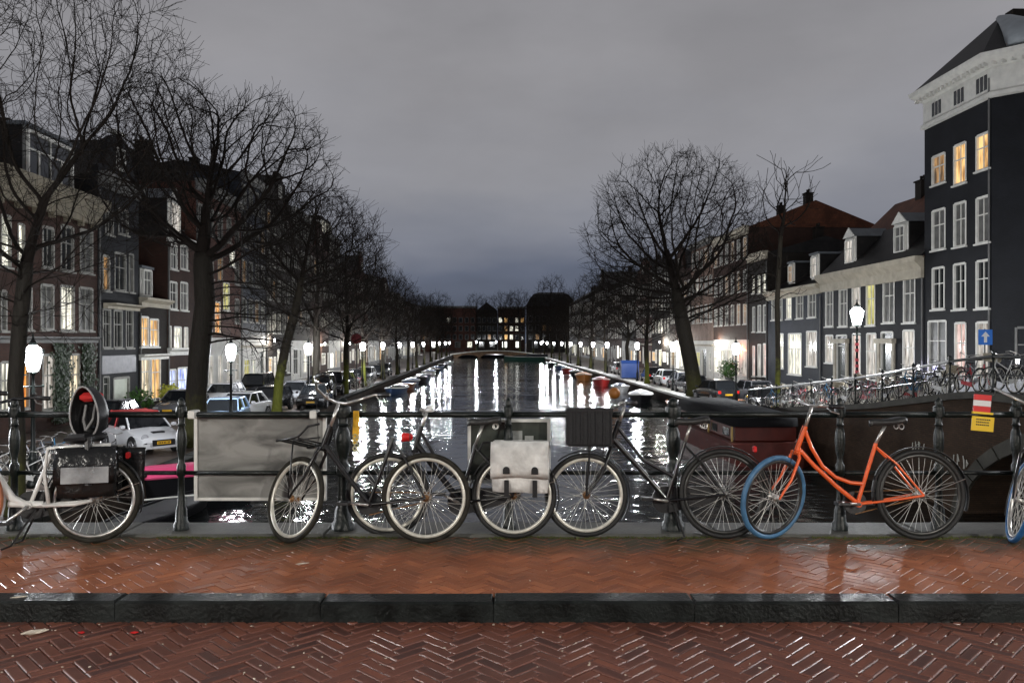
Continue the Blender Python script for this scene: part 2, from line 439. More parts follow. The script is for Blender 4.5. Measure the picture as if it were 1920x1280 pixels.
# the far side of the road behind the viewer, its kerb and pavement, and the body of the bridge
MB_far = MB().bbox(-9, 9, -3.62, -3.42, -0.3, 0.0, 0.014)
structure(MB_far.build('far_kerb', kerb_m))
structure(MB().box(-9, 9, -6.2, -3.63, -0.4, -0.004).build('far_pavement', pave_m))
structure(MB().box(-11, 14.2, -6.4, 6.60, -1.3, -0.42).build('bridge_deck', quay_wall_m))
structure(MB().box(-12.5, -10.9, -6.4, 6.60, -5, -0.425).build('bridge_abutment', quay_wall_m))
structure(MB().box(14.1, 16, -6.4, 6.60, -5, -0.425).build('bridge_abutment', quay_wall_m))

# water
def water_material():
    m = bpy.data.materials.new('canal_water'); m.use_nodes = True
    t = m.node_tree; n, l = t.nodes, t.links; b = n['Principled BSDF']
    b.inputs['Base Color'].default_value = (0.006, 0.008, 0.008, 1); b.inputs['Roughness'].default_value = 0.075
    b.inputs['IOR'].default_value = 1.33; b.inputs['Specular IOR Level'].default_value = 0.9
    g = n.new('ShaderNodeNewGeometry')
    mp = n.new('ShaderNodeMapping'); mp.inputs['Scale'].default_value = (0.8, 1.0, 1.0)
    l.new(g.outputs['Position'], mp.inputs[0])
    a = n.new('ShaderNodeTexNoise'); a.inputs['Scale'].default_value = 1.5; a.inputs['Detail'].default_value = 3; a.inputs['Roughness'].default_value = 0.5; a.inputs['Distortion'].default_value = 0.6
    c = n.new('ShaderNodeTexNoise'); c.inputs['Scale'].default_value = 0.16; c.inputs['Detail'].default_value = 3
    l.new(mp.outputs[0], a.inputs['Vector']); l.new(mp.outputs[0], c.inputs['Vector'])
    r = n.new('ShaderNodeMapRange'); r.inputs['From Min'].default_value = 0.40; r.inputs['From Max'].default_value = 0.62
    r.inputs['To Min'].default_value = 0.25; r.inputs['To Max'].default_value = 1.0
    l.new(c.outputs['Fac'], r.inputs['Value'])
    x = n.new('ShaderNodeMath'); x.operation = 'MULTIPLY'; l.new(a.outputs['Fac'], x.inputs[0]); l.new(r.outputs[0], x.inputs[1])
    u = n.new('ShaderNodeBump'); u.inputs['Strength'].default_value = 0.7; u.inputs['Distance'].default_value = 0.12
    l.new(x.outputs[0], u.inputs['Height']); l.new(u.outputs[0], b.inputs['Normal'])
    return m
structure(MB().quad((-60,-30,ZW),(60,-30,ZW),(60,420,ZW),(-60,420,ZW)).build('canal_water', water_material()))

# the quays: street, wall to the water, coping
def quay(x0, y0, y1, side, name, ztop=ZS):
    e = side * 60
    a, b = xq(x0, y0), xq(x0, y1)
    mb = MB(); mb.prism([(a, y0), (b, y1), (b+e, y1), (a+e, y0)], ZW-1.5, ztop, 'z')
    return structure(mb.build(name, [asphalt]))
quay(XLQ, 6.7, 246, -1, 'quay_street')
quay(XRQ, 41.5, 246, 1, 'quay_street')
def quay_face(x0, y0, y1, side, z1=ZS):
    mb = MB(); k = -side*0.06
    a, b = xq(x0, y0), xq(x0, y1)
    mb.prism([(a-side*0.02, y0), (b-side*0.02, y1), (b+k, y1), (a+k, y0)], ZW-1, z1-0.12, 'z')
    return structure(mb.build('quay_wall', quay_wall_m))
quay_face(XLQ, 6.7, 246, -1); quay_face(XRQ, 41.5, 246, 1)
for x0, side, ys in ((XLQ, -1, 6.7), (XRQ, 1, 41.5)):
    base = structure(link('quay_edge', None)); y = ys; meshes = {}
    me = MB().bbox(-0.28, 0.28, 0.01, 1.99, -0.14, 0.05, 0.02).mesh('coping_stone', pale_stone if side > 0 else mat('dark_quay_coping', (0.022, 0.022, 0.019), 0.9, var=0.3, spec=0.1))  # right coping lightened to hold the lamplight on that edge
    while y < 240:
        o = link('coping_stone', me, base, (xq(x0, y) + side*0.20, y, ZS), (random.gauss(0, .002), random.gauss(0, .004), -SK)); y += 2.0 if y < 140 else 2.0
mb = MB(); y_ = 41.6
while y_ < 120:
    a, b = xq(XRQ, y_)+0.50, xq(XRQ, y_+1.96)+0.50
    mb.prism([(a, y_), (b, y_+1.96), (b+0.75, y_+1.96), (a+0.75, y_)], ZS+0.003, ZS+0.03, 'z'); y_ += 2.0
structure(mb.build('quay_path', mat('lamplit_path_slabs', (0.30, 0.29, 0.25), 0.45, var=0.35, vscale=2.5, bump=0.3, bscale=18)))  # walking strip, its slab colour paled for the lamplight lying on it
# street ground behind the houses to the horizon
structure(MB().quad((-700,246,ZS-0.02),(700,246,ZS-0.02),(700,1500,ZS-0.02),(-700,1500,ZS-0.02)).build('ground', asphalt))
for s in (-1, 1):
    structure(MB().quad((s*58,-40,ZS-0.03),(s*700,-40,ZS-0.03),(s*700,250,ZS-0.03),(s*58,250,ZS-0.03)).build('ground', asphalt))
# ------------------------------------------------------------------ facades
white_trim = mat('white_painted_wood', (0.66, 0.65, 0.60), 0.5, var=0.12, vscale=3)
cream_trim = mat('cream_painted_stone', (0.40, 0.36, 0.28), 0.6, var=0.2, vscale=2)
dim_trim = mat('dimmed_white_paint', (0.24, 0.235, 0.21), 0.6, var=0.3, vscale=3)  # white window trim darkened for the dimmer left bank
dull_cream = mat('dimmed_cream_wood', (0.20, 0.175, 0.125), 0.6, var=0.3, vscale=2)  # cream cornice colour lowered, since lamplight stays low on the fronts
dull_trim = mat('dull_grey_wood', (0.12, 0.12, 0.115), 0.6, var=0.2, vscale=3)
glass_dark = mat('dark_window_glass', (0.012, 0.014, 0.016), 0.06, spec=0.8)
glass_curt = mat('curtained_window_glass', (0.10, 0.10, 0.095), 0.3, var=0.5, vscale=2.5, coat=0.6)
lit_warm = lit_mat('warm_lit_room', (0.30, 0.13, 0.035), (1.0, 0.62, 0.24), 1.3)
lit_dim = lit_mat('dim_warm_room', (0.06, 0.035, 0.018), (0.62, 0.34, 0.13), 0.75)
lit_white = lit_mat('white_lit_room', (0.25, 0.25, 0.20), (1.0, 0.96, 0.82), 1.5)
lit_pale = lit_mat('pale_lit_room', (0.20, 0.17, 0.14), (0.92, 0.86, 0.78), 0.9)
lit_pink = lit_mat('rosy_lit_room', (0.45, 0.24, 0.20), (1.0, 0.78, 0.72), 1.1)
lit_blue = lit_mat('blue_lit_shop', (0.10, 0.14, 0.45), (0.72, 0.80, 1.0), 1.7)
lit_yellow = lit_mat('yellow_lit_room', (0.30, 0.26, 0.05), (0.85, 0.80, 0.32), 0.9)
lit_orange = lit_mat('orange_lit_room', (0.45, 0.10, 0.01), (1.0, 0.50, 0.10), 1.3)
door_dark = mat('dark_green_door', (0.012, 0.02, 0.017), 0.25, coat=0.3)
door_pale = mat('pale_garage_door', (0.62, 0.66, 0.56), 0.5, var=0.06)
door_red = mat('brick_red_door', (0.30, 0.06, 0.03), 0.4)
lit_cream = lit_mat('cream_lit_room', (0.22, 0.17, 0.10), (1.0, 0.86, 0.62), 1.2)
PANES = dict(cream=lit_cream, dark=glass_dark, curt=glass_curt, warm=lit_warm, dim=lit_dim, white=lit_white, pale=lit_pale, pink=lit_pink, blue=lit_blue, yellow=lit_yellow, orange=lit_orange, door=door_dark, garage=door_pale, reddoor=door_red)
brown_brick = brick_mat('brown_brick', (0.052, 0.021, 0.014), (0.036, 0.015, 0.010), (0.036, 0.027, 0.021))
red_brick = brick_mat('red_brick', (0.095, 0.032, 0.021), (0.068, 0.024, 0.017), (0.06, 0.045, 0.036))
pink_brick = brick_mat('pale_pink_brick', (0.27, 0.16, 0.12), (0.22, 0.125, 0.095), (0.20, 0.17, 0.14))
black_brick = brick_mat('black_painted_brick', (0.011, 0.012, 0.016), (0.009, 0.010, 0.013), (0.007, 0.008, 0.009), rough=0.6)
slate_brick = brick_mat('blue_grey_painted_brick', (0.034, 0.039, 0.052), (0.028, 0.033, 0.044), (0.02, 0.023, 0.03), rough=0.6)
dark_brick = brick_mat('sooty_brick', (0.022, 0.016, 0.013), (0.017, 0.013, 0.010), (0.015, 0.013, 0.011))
grey_brick = brick_mat('grey_plaster', (0.15, 0.15, 0.145), (0.14, 0.14, 0.135), (0.135, 0.135, 0.13), bw=1.2, bh=0.6)
white_wall = mat('white_plaster', (0.58, 0.57, 0.53), 0.7, var=0.15, vscale=1.2, bump=0.1)
tiles_dark = brick_mat('dark_roof_tiles', (0.020, 0.018, 0.017), (0.014, 0.013, 0.013), (0.006, 0.006, 0.006), bw=0.28, bh=0.24, rough=0.5)
tiles_orange = brick_mat('orange_roof_tiles', (0.13, 0.045, 0.022), (0.095, 0.034, 0.018), (0.05, 0.02, 0.012), bw=0.28, bh=0.24, rough=0.6)
lead_dark = mat('dark_lead_sheet', (0.09, 0.10, 0.11), 0.55, var=0.2, vscale=2)
lead = mat('lead_sheet', (0.30, 0.33, 0.35), 0.5, var=0.15, vscale=2)

def d_of(px, side):
    return XRF * F / (px - 960 - SK*F) if side > 0 else XLF * F / (px - 960 - SK*F)
def z_of(py, d): return EYE - ZS - (py - 640) * d / F
WCACHE = {}
def window_meshes(wd, ht, style, trim, s):
    key = (round(wd, 1), round(ht, 1), style, trim.name, s)
    if key in WCACHE: return WCACHE[key]
    wd, ht = key[0], key[1]
    fr = MB(); t = 0.075 if wd > 0.7 else 0.05; a, b = -wd/2, wd/2; y0, y1 = sorted((s*-0.10, s*0.025))
    fr.box(a-0.03, a+t, y0, y1, 0, ht); fr.box(b-t, b+0.03, y0, y1, 0, ht)
    fr.box(a+t, b-t, y0, y1, ht-t, ht+0.05); fr.box(a+t, b-t, y0, y1, 0, t)
    ya, yb = sorted((s*-0.085, s*-0.02))
    sash = style not in ('door', 'garage', 'reddoor')
    if sash:
        zt = ht * (0.62 if ht > 1.2 else 0.5)
        fr.box(a+t, b-t, ya, yb, zt-0.03, zt+0.03)
        ya2, yb2 = sorted((s*-0.084, s*-0.03))
        if wd > 0.8:
            fr.box(-0.022, 0.022, ya2, yb2, t, zt-0.03)
            fr.box(-0.018, 0.018, ya2, yb2, zt+0.03, ht-t)
        if wd > 2.2:
            for k in (-wd/4, wd/4): fr.box(k-0.03, k+0.03, ya2, yb2, t, zt-0.03)
    elif style != 'garage':
        fr.box(a+t, b-t, ya, yb, ht*0.78, ht*0.78+0.06)
    pn = MB(); pa, pb = sorted((s*-0.115, s*-0.095))
    pn.box(a, b, pa, pb, 0.0, ht)
    sl = MB(); sa, sb = sorted((s*-0.02, s*0.11)); sl.box(a-0.10, b+0.10, sa, sb, -0.09, -0.002)
    WCACHE[key] = (fr.mesh('window', trim), pn.mesh('pane', PANES[style]), sl.mesh('sill', trim))
    return WCACHE[key]
class House:
    """a terraced house: x runs along the front away from the camera, outward is +y (right bank) or -y (left bank)"""
    def __init__(s, name, label, side, d0, d1, h, wall, group=None, depth=10.5, xf=None, cat='house'):
        s.side = side; s.d0, s.d1, s.h, s.wall, s.depth = d0, d1, h, wall, depth
        s.len = (d1 - d0); x0 = (XRF if side > 0 else XLF) if xf is None else xf
        s.o = side           # outward sign of local y
        s.root = thing(name, label, cat, (xq(x0, d0), d0, ZS), math.atan2(1, SK), group)
        s.open = []
    def win(s, px0, px1, py0, py1, style, trim=None, sill=True):
        d = (d_of(px0, s.side) + d_of(px1, s.side)) / 2
        u = d - s.d0; wd = abs(d_of(px0, s.side) - d_of(px1, s.side))
        z1, z0 = z_of(py0, d), z_of(py1, d)
        s.wrect(u, max(0.35, wd), z0, z1, style, trim, sill)
    def wrect(s, u, wd, z0, z1, style, trim=None, sill=True):
        wd = round(wd, 1); ht = round(z1 - z0, 1)
        if u - wd/2 < 0.12 or u + wd/2 > s.len - 0.12: 
            u = min(max(u, 0.14 + wd/2), s.len - 0.14 - wd/2)
        for (a, b, c, e, *_ ) in s.open:
            if u - wd/2 < b + 0.05 and u + wd/2 > a - 0.05 and z0 < e and z0 + ht > c: return
        z0 = max(0.02, z0)
        s.open.append((u - wd/2, u + wd/2, z0, z0 + ht, style, trim or white_trim, sill))
    def finish(s, simple=False, wall_top=None):
        H = s.h; Ln = s.len; o = s.o
        us = sorted({0.0, Ln, *[w_[0] for w_ in s.open], *[w_[1] for w_ in s.open]})
        zs = sorted({0.0, H, *[w_[2] for w_ in s.open], *[w_[3] for w_ in s.open]})
        if getattr(s, 'low', None): zs = sorted({*zs, s.low[0]})
        mb = MB()
        for i in range(len(us)-1):
            for j in range(len(zs)-1):
                uc, zc = (us[i]+us[i+1])/2, (zs[j]+zs[j+1])/2
                if any(a < uc < b and c < zc < e for a, b, c, e, *_ in s.open): continue
                mb.cur = 1 if getattr(s, 'low', None) and zc < s.low[0] else 0
                mb.quad((us[i],0,zs[j]), (us[i+1],0,zs[j]), (us[i+1],0,zs[j+1]), (us[i],0,zs[j+1]))
        mb.cur = 0
        for a, b, c, e, *_ in s.open:
            y = -o*0.12
            mb.quad((a,0,c),(b,0,c),(b,y,c),(a,y,c)); mb.quad((a,0,e),(b,0,e),(b,y,e),(a,y,e))
            mb.quad((a,0,c),(a,0,e),(a,y,e),(a,y,c)); mb.quad((b,0,c),(b,0,e),(b,y,e),(b,y,c))
            mb.quad((a,y-o*.01,c),(b,y-o*.01,c),(b,y-o*.01,e),(a,y-o*.01,e))
        D = -o*s.depth
        mb.quad((0,0,0),(0,D,0),(0,D,H),(0,0,H)); mb.quad((Ln,0,0),(Ln,D,0),(Ln,D,H),(Ln,0,H))
        mb.quad((0,D,0),(Ln,D,0),(Ln,D,H),(0,D,H)); mb.quad((0,0,H),(Ln,0,H),(Ln,D,H),(0,D,H))
        s.w = mb.build('wall', [s.wall, s.low[1]] if getattr(s, 'low', None) else s.wall, s.root)
        if s.d0 < 82 and s.d0 > 30:
            MB().tube([(0.09, o*0.07, 0.1), (0.09, o*0.07, H-0.8)], 0.05, 6).build('drainpipe', dull_trim, s.root)
        for a, b, c, e, st, trim, sill in s.open:
            fm, pm, sm = window_meshes(b-a, e-c, st, trim, o)
            nm = 'door' if st in ('door', 'reddoor', 'garage') else 'window'
            f = link(nm, fm, s.root, ((a+b)/2, 0, c))
            link('pane' if nm == 'window' else 'door_leaf', pm, f)
            if sill and nm == 'window' and not simple: link('sill', sm, f)
    def band(s, z0, z1, proj, m=None, name='cornice', u0=0, u1=None):
        u1 = s.len if u1 is None else u1; o = s.o; mb = MB()
        h = z1 - z0
        prof = [(-0.06, z0), (proj*0.35, z0), (proj*0.35, z0+h*0.45), (proj*0.7, z0+h*0.62), (proj, z0+h*0.75), (proj, z1), (-0.06, z1)]
        mb.prism([(o*a, b) for a, b in prof], u0, u1, 'x')
        return mb.build(name, m or white_trim, s.root)
    def brackets(s, z, m=None, n=8, hgt=0.45):
        for i in range(n):
            u = s.len*(i+0.5)/n
            a, b = sorted((0.01*s.o, 0.30*s.o))
            MB().bbox(u-0.07, u+0.07, a, b, z-hgt, z, 0.02).build('bracket', m or white_trim, s.root)
    def pitch(s, hr, m=None, over=0.1, chim=1, back=None):
        """roof with its ridge along the street"""
        H = s.h + 0.02; o = s.o; D = s.depth if back is None else back; mb = MB()
        mb.prism([(o*over, H), (-o*D*0.5, H+hr), (-o*D, H)], 0, s.len, 'x')
        s.roof = mb.build('roof', m or tiles_dark, s.root)
        for k in range(chim):
            u = s.len*random.uniform(0.1, 0.9); y = -o*D*0.5
            c = MB(); c.box(u-0.4, u+0.4, y-0.35, y+0.35, H+hr-0.6, H+hr+0.9); c.box(u-0.48, u+0.48, y-0.43, y+0.43, H+hr+0.9, H+hr+1.0)
            for q in (-0.2, 0.2): c.lathe([(0.09, H+hr+1.0), (0.11, H+hr+1.35)], 8, (u+q, y, 0))
            c.build('chimney', dark_brick, s.roof)
        return s.roof
    def gable(s, hr, m=None, step=False, front=None, chim=1):
        """roof with its ridge away from the street behind a front gable"""
        H = s.h + 0.02; o = s.o; Ln = s.len; mb = MB()
        a, b = sorted((-o*0.35, -o*s.depth))
        mb.prism([(0, H), (Ln/2, H+hr), (Ln, H)], a, b, 'y')
        s.roof = mb.build('roof', m or tiles_dark, s.root)
        g = MB(); y0, y1 = sorted((0.02*o, -0.33*o))
        if step:
            n = 4; pts = [(0, H)]
            for i in range(n): pts += [(Ln/2*i/n, H+hr*(i+1)/n+0.1), (Ln/2*(i+1)/n - 0.15*(i == n-1), H+hr*(i+1)/n+0.1)]
            pts += [(Ln-p, q) for p, q in pts[::-1]]
            q = [pts[0]]
            for p in pts[1:]:
                if p != q[-1]: q.append(p)
            g.prism(q, y0, y1)
        else:
            k = min(Ln*0.30, 1.5); c = Ln/2
            pts = [(0, H), (0.0, H+0.5), (c-k-0.5, H+0.7), (c-k, H+hr*0.55), (c-k, H+hr*0.86), (c-k*0.55, H+hr*1.02), (c, H+hr*1.12)]
            pts = pts + [(Ln-p, q) for p, q in pts[-2::-1]]
            g.prism(pts, y0, y1)
        ge = g.build('gable_front', front or s.wall, s.root)
        cap = MB(); cap.box(Ln/2-0.7, Ln/2+0.7, *sorted((0.08*o, -0.38*o)), H+hr*(1.12 if not step else 1.0)+0.1*step, H+hr*(1.12 if not step else 1.0)+0.16)
        cap.build('gable_cap', white_trim, ge)
        wf, wp, ws = window_meshes(0.9, 1.2, 'dark', white_trim, o)
        f = link('window', wf, s.root, (Ln/2, 0.14*o, H+hr*0.28)); link('pane', wp, f)
        if chim:
            c = MB(); u = Ln*0.5; y = -o*s.depth*0.6
            c.box(u-0.4, u+0.4, y-0.4, y+0.4, H+hr-0.5, H+hr+1.1); c.build('chimney', dark_brick, s.roof)
    def dormer(s, u, z0, wd, ht, style='curt', deep=2.6, setback=0.5, m=None, pediment=True):
        o = s.o; y0 = -o*setback; y1 = y0 - o*deep
        b = MB(); b.box(u-wd/2, u+wd/2, *sorted((y0, y1)), z0, z0+ht)
        dm = b.build('dormer', tiles_dark, s.root)
        fb = MB(); fb.box(u-wd/2-0.03, u+wd/2+0.03, *sorted((y0+o*0.003, y0+o*0.06)), z0, z0+ht)
        if pediment: fb.prism([(u-wd/2-0.1, z0+ht+0.002), (u, z0+ht+wd*0.44), (u+wd/2+0.1, z0+ht+0.002)], *sorted((y0+o*0.152, y0+o*0.22)), 'y')
        fb.build('dormer_front', m or white_trim, dm)
        r = MB()
        e = 0.15
        if pediment:
            r.prism([(u-wd/2-e, z0+ht+0.005), (u, z0+ht+wd*0.42), (u+wd/2+e, z0+ht+0.005)], *sorted((y0+o*0.15, y1)), 'y')
        else:
            r.box(u-wd/2-e, u+wd/2+e, *sorted((y0+o*0.2, y1)), z0+ht+0.005, z0+ht+0.16)
        r.build('dormer_roof', lead_dark, dm)
        fm, pm, _ = window_meshes(wd-0.3, ht-0.25, style, white_trim, o)
        f = link('dormer_window', fm, s.root, (u, y0+o*0.185, z0+0.12)); link('pane', pm, f)
    def rows(s, zs, pitch=1.7, wd=1.0, ht=1.9, styles=('dark','dark','curt','dim'), trim=None):
        n = max(1, int((s.len-0.3)/pitch)); 
        for z in zs:
            for i in range(n):
                s.wrect(s.len*(i+0.5)/n, wd, z, z+ht, random.choice(styles), trim)

# ---- left bank
PANES['shine'] = lit_mat('bright_lit_room', (0.5, 0.5, 0.45), (1, 0.97, 0.88), 3.5)
G_L = 'houses along the left bank'; G_R = 'houses along the right bank'
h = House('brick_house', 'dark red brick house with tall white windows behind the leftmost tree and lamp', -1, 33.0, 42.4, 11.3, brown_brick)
for a in ((2,20,402,500,'white'),(33,46,420,505,'white'),(80,101,425,502,'dark'),(114,138,425,508,'dark'),(150,174,432,512,'curt'),
          (2,12,545,620,'curt'),(40,60,540,618,'dark'),(76,101,535,618,'curt'),(113,139,535,620,'white'),(148,174,540,620,'curt'),
          (0,24,680,770,'white'),(42,54,665,765,'orange'),(80,103,665,768,'pale'),(128,150,665,765,'cream')): h.win(*a, trim=dim_trim)
h.finish(); h.band(10.2, 11.5, 0.75, dull_cream); h.brackets(10.4, dull_cream, 7); h.band(4.05, 4.35, 0.18, dull_trim, 'string_course')
h.pitch(2.6, tiles_dark, chim=2); h.dormer(5.2, 11.5, 4.2, 2.4, 'dark', setback=0.3, m=dull_trim, pediment=False)
ivy_m = mat('dark_ivy_leaf', (0.018, 0.035, 0.012), 0.5, var=0.5, vscale=6)
def ivy(house, u, wd, z0, z1, label):
    mb = MB()
    for k in range(int(900*wd*(z1-z0)/3)):
        x, z = u + random.gauss(0, wd*0.28), random.uniform(z0, z1); y = house.o*random.uniform(0.02, 0.22); r = random.uniform(0.05, 0.10)
        a = random.uniform(0, PI); c, s_ = math.cos(a)*r, math.sin(a)*r; t = random.uniform(-0.5, 0.5)*r
        mb.quad((x-c, y, z-s_), (x+s_, y+t, z-c), (x+c, y, z+s_), (x-s_, y-t, z+c))
    o = stuff(mb.build('ivy', ivy_m)); o.matrix_world = house.root.matrix_world
    o.location = house.root.location; o.rotation_euler = house.root.rotation_euler
    o['label'] = label; return o
for px, wd, lb in ((113, 1.5, 'ivy climbing between the ground floor windows of the dark red house'), (163, 1.2, 'ivy at the right end of the dark red house')):
    ivy(h, d_of(px, -1) - h.d0, wd, 0.2, 4.0, lb)

h = House('black_house', 'narrow black house with a bay window and a pale garage door', -1, 42.45, 47.4, 13.0, black_brick)
for a in ((192,206,478,545,'dim'),(215,236,475,545,'dark'),(242,250,478,548,'curt'),(193,207,578,652,'dark'),(213,229,580,652,'dark'),(236,249,582,652,'dark'),
          (193,205,706,772,'door'),(212,243,706,774,'garage'),(198,212,395,440,'dark'),(222,240,395,440,'dark')): h.win(*a, trim=dim_trim)
h.finish(); h.band(12.4, 13.2, 0.5, dull_trim); h.band(5.9, 6.2, 0.7, cream_trim, 'bay_moulding', 0.6, 4.6); h.gable(2.4, front=black_brick)
MB().bbox(0.3, 4.4, *sorted((-0.004, -0.09)), 2.35, 3.35, 0.02).build('grey_fascia', mat('grey_fascia', (0.22,0.22,0.24), 0.4, var=0.2), h.root)
h = House('low_house', 'low dark house with two warm lit windows over a white shopfront', -1, 47.45, 51.6, 6.6, dark_brick, depth=9)
for a in ((258,274,595,650,'warm'),(281,297,598,650,'warm'),(257,276,668,748,'cream'),(283,301,668,748,'warm')): h.win(*a)
h.finish(); h.band(6.2, 6.75, 0.5, cream_trim); h.band(3.0, 3.35, 0.35, white_trim, 'shop_cornice'); h.pitch(1.6, tiles_dark, chim=0)
h.dormer(2.0, 6.8, 1.5, 1.8, 'curt', pediment=False)
h = House('gabled_house', 'brick house with a white dormer and a blue lit shopfront', -1, 51.65, 56.6, 11.0, brown_brick)
for a in ((315,321,612,658,'pale'),(326,340,613,658,'white'),(345,352,614,658,'pale'),(317,330,692,750,'blue'),(333,352,690,750,'blue'),(318,332,530,580,'dark'),(338,352,530,582,'curt'),(320,332,460,505,'dark'),(338,352,460,505,'curt')): h.win(*a)
h.finish(); h.band(10.6, 11.1, 0.4, white_trim); h.band(3.2, 3.7, 0.3, white_trim, 'shop_cornice'); h.pitch(4.4, tiles_dark, chim=1)
h.dormer(2.2, 11.3, 1.9, 2.3, 'pale', m=white_trim)
h = House('white_based_house', 'tall brick house with whitewashed ground floor behind the big left tree', -1, 56.65, 67, 15.5, red_brick)
for a in ((388,396,575,605,'warm'),(403,413,565,625,'orange'),(418,430,530,582,'yellow'),(430,440,470,500,'white')): h.win(*a)
h.low = (4.4, white_wall); h.rows([12.0, 8.8, 5.6], 1.75, 1.1, 2.0, ('dark','dark','dark','curt','dim'), dim_trim)
h.rows([0.9], 1.9, 1.1, 2.2, ('pale','white','dark','curt'))
h.finish(); h.band(14.9, 15.7, 0.5, dull_trim); h.pitch(2.6, tiles_dark, chim=2)
LEFT = [(67, 74.5, 18.3, slate_brick, 'flat', 'tall grey house with a plain dark top floor'), (74.6, 84, 17.4, dark_brick, 'step', 'sooty stepped gable house past the big left tree'),
        (84.1, 93, 18.2, dark_brick, 'flat', 'broad dark house with pale lit ground floor on the left bank'), (93.1, 104, 15.0, brown_brick, 'gable', 'brown bell gable house on the left bank'),
        (104.1, 112, 18.0, dark_brick, 'lit', 'dark tall block with a lit penthouse'), (112.1, 124, 14.6, brown_brick, 'pitch', 'brown house with a long tiled roof past the lit penthouse'),
        (124.1, 138, 14.8, red_brick, 'gable', 'red bell gable house far down the left bank'), (138.1, 152, 15.6, dark_brick, 'flat', 'flat roofed sooty house far down the left bank'),
        (152.1, 170, 13.6, brown_brick, 'step', 'stepped gable house far down the left bank'), (170.1, 195, 14.6, dark_brick, 'flat', 'long dark house near the far bridge on the left bank'),
        (195.1, 220, 13.0, brown_brick, 'pitch', 'low tiled house near the far bridge on the left bank'), (220.1, 244, 14.0, dark_brick, 'flat', 'last house before the far bridge on the left bank')]
def far_row(data, side, group):
    for i, (a, b, hh, wl, rf, lb) in enumerate(data):
        wide = b - a > 14
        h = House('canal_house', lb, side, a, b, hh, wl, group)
        if (side > 0 and i in (0, 1, 4, 6)) or (side < 0 and i in (0, 2, 4, 7, 10)): h.low = (4.2, white_wall)
        top = hh - 2.9; zs = []
        while top > 4.0: zs.append(top); top -= 3.2
        st = ('dark','dark','dark','curt','dim','dark','dark') if side < 0 else ('dark','dark','curt','dark','dim','pale','curt')
        h.rows(zs, 2.0 if wide else 1.7, 1.1, 2.0, st, dim_trim if side < 0 else None)
        u_ = 0.9
        while u_ < h.len - 0.9:
            w__ = random.choice((0.8, 1.0, 1.2, 1.6, 2.2)); z__ = random.choice((0.1, 0.6, 0.9, 1.2)); st_ = random.choice(('white','pale','curt','dark','dark','door','warm','white','yellow') if a < 95 else ('shine','pale','dark','dark','door','warm','shine','yellow'))
            h.wrect(u_ + w__/2, w__, 0.05 if st_ == 'door' else z__, random.choice((2.6, 2.9, 3.3)), st_); u_ += w__ + random.uniform(0.5, 1.6)
        h.finish(simple=a > 90)
        if i % 3 == 0: h.band(3.55, 3.8, 0.2, cream_trim, 'string_course')
        elif i % 3 == 1: MB().box(0.02, h.len-0.02, *sorted((0.003*h.o, 0.05*h.o)), 0.0, 0.55).build('plinth', dull_trim, h.root)
        if rf == 'flat': h.band(hh-0.55, hh+0.15, 0.45, dull_trim); h.pitch(1.0, chim=1)
        elif rf == 'step': h.gable(3.2, step=True)
        elif rf == 'gable': h.gable(3.4)
        elif rf == 'pitch': h.pitch(3.2, tiles_dark, chim=2)
        elif rf == 'lit': 
            h.band(hh-0.4, hh+0.1, 0.3, dull_trim)
            pb = MB(); pb.box(0.5, h.len-0.5, *sorted((-h.o*1.2, -h.o*8)), hh, hh+2.6); pt = pb.build('penthouse', dark_brick, h.root)
            for u in (1.4, 3.2, 5.0, 6.6):
                fm, pm, _ = window_meshes(1.2, 1.6, 'white', white_trim, h.o); f = link('window', fm, h.root, (u, -h.o*1.07, hh+0.5)); link('pane', pm, f)
far_row(LEFT, -1, G_L)

# ---- right bank: the black corner tower
h = House('corner_tower', 'tall black corner house with white frieze and hipped roof', 1, 39.4, 45.45, 17.9, black_brick, depth=11)
for a in ((1748,1772,290,345,'dim'),(1788,1812,270,345,'warm'),(1832,1857,252,318,'warm'),(1748,1772,392,468,'curt'),(1788,1812,380,462,'curt'),(1832,1857,368,455,'curt'),
          (1748,1771,500,580,'dark'),(1788,1811,493,580,'dark'),(1832,1858,487,578,'dark'),(1740,1775,603,700,'curt'),(1790,1812,606,705,'pink'),(1832,1858,605,705,'pale')): h.win(*a)
h.finish()
lb = h
o = 1
cw = MB()
# corner cut off at 45 degrees and the side street front
P0, P1, P2 = (0, 0), (-2.3, -2.3), (-2.3, -11)
for (a, b) in ((P0, P1), (P1, P2)):
    cw.quad((a[0], a[1], 0), (b[0], b[1], 0), (b[0], b[1], 17.9), (a[0], a[1], 17.9))
cw.quad((-2.3, -11, 0), (0, -11, 0), (0, -11, 17.9), (-2.3, -11, 17.9)); cw.build('corner_wall', black_brick, h.root)
def ring_band(offs, z0, z1, name, m):
    pts = lambda e: [(6.05+e*0.5, e), (-e*0.4, e), (-2.3-e, -2.3+e*0.4), (-2.3-e, -11), (6.05+e*0.5, -11)]
    rings = []
    for e, z in offs: rings.append([(x, y, z) for x, y in pts(e)])
    return MB().loft(rings).build(name, m, h.root)
fz = ring_band([(0.03, 16.1), (0.18, 16.15), (0.18, 16.35), (0.06, 16.45), (0.06, 17.6), (0.35, 17.75), (0.7, 18.0), (0.75, 18.2)], 0, 0, 'white_frieze', white_trim)
for px, py in ((1758, 208), (1800, 188), (1843, 165)):
    u = d_of(px, 1) - 39.4
    for k in (-0.32, 0, 0.32):
        MB().box(u+k-0.11, u+k+0.11, 0.062, 0.085, 16.6, 17.35).build('frieze_window', glass_dark, fz)
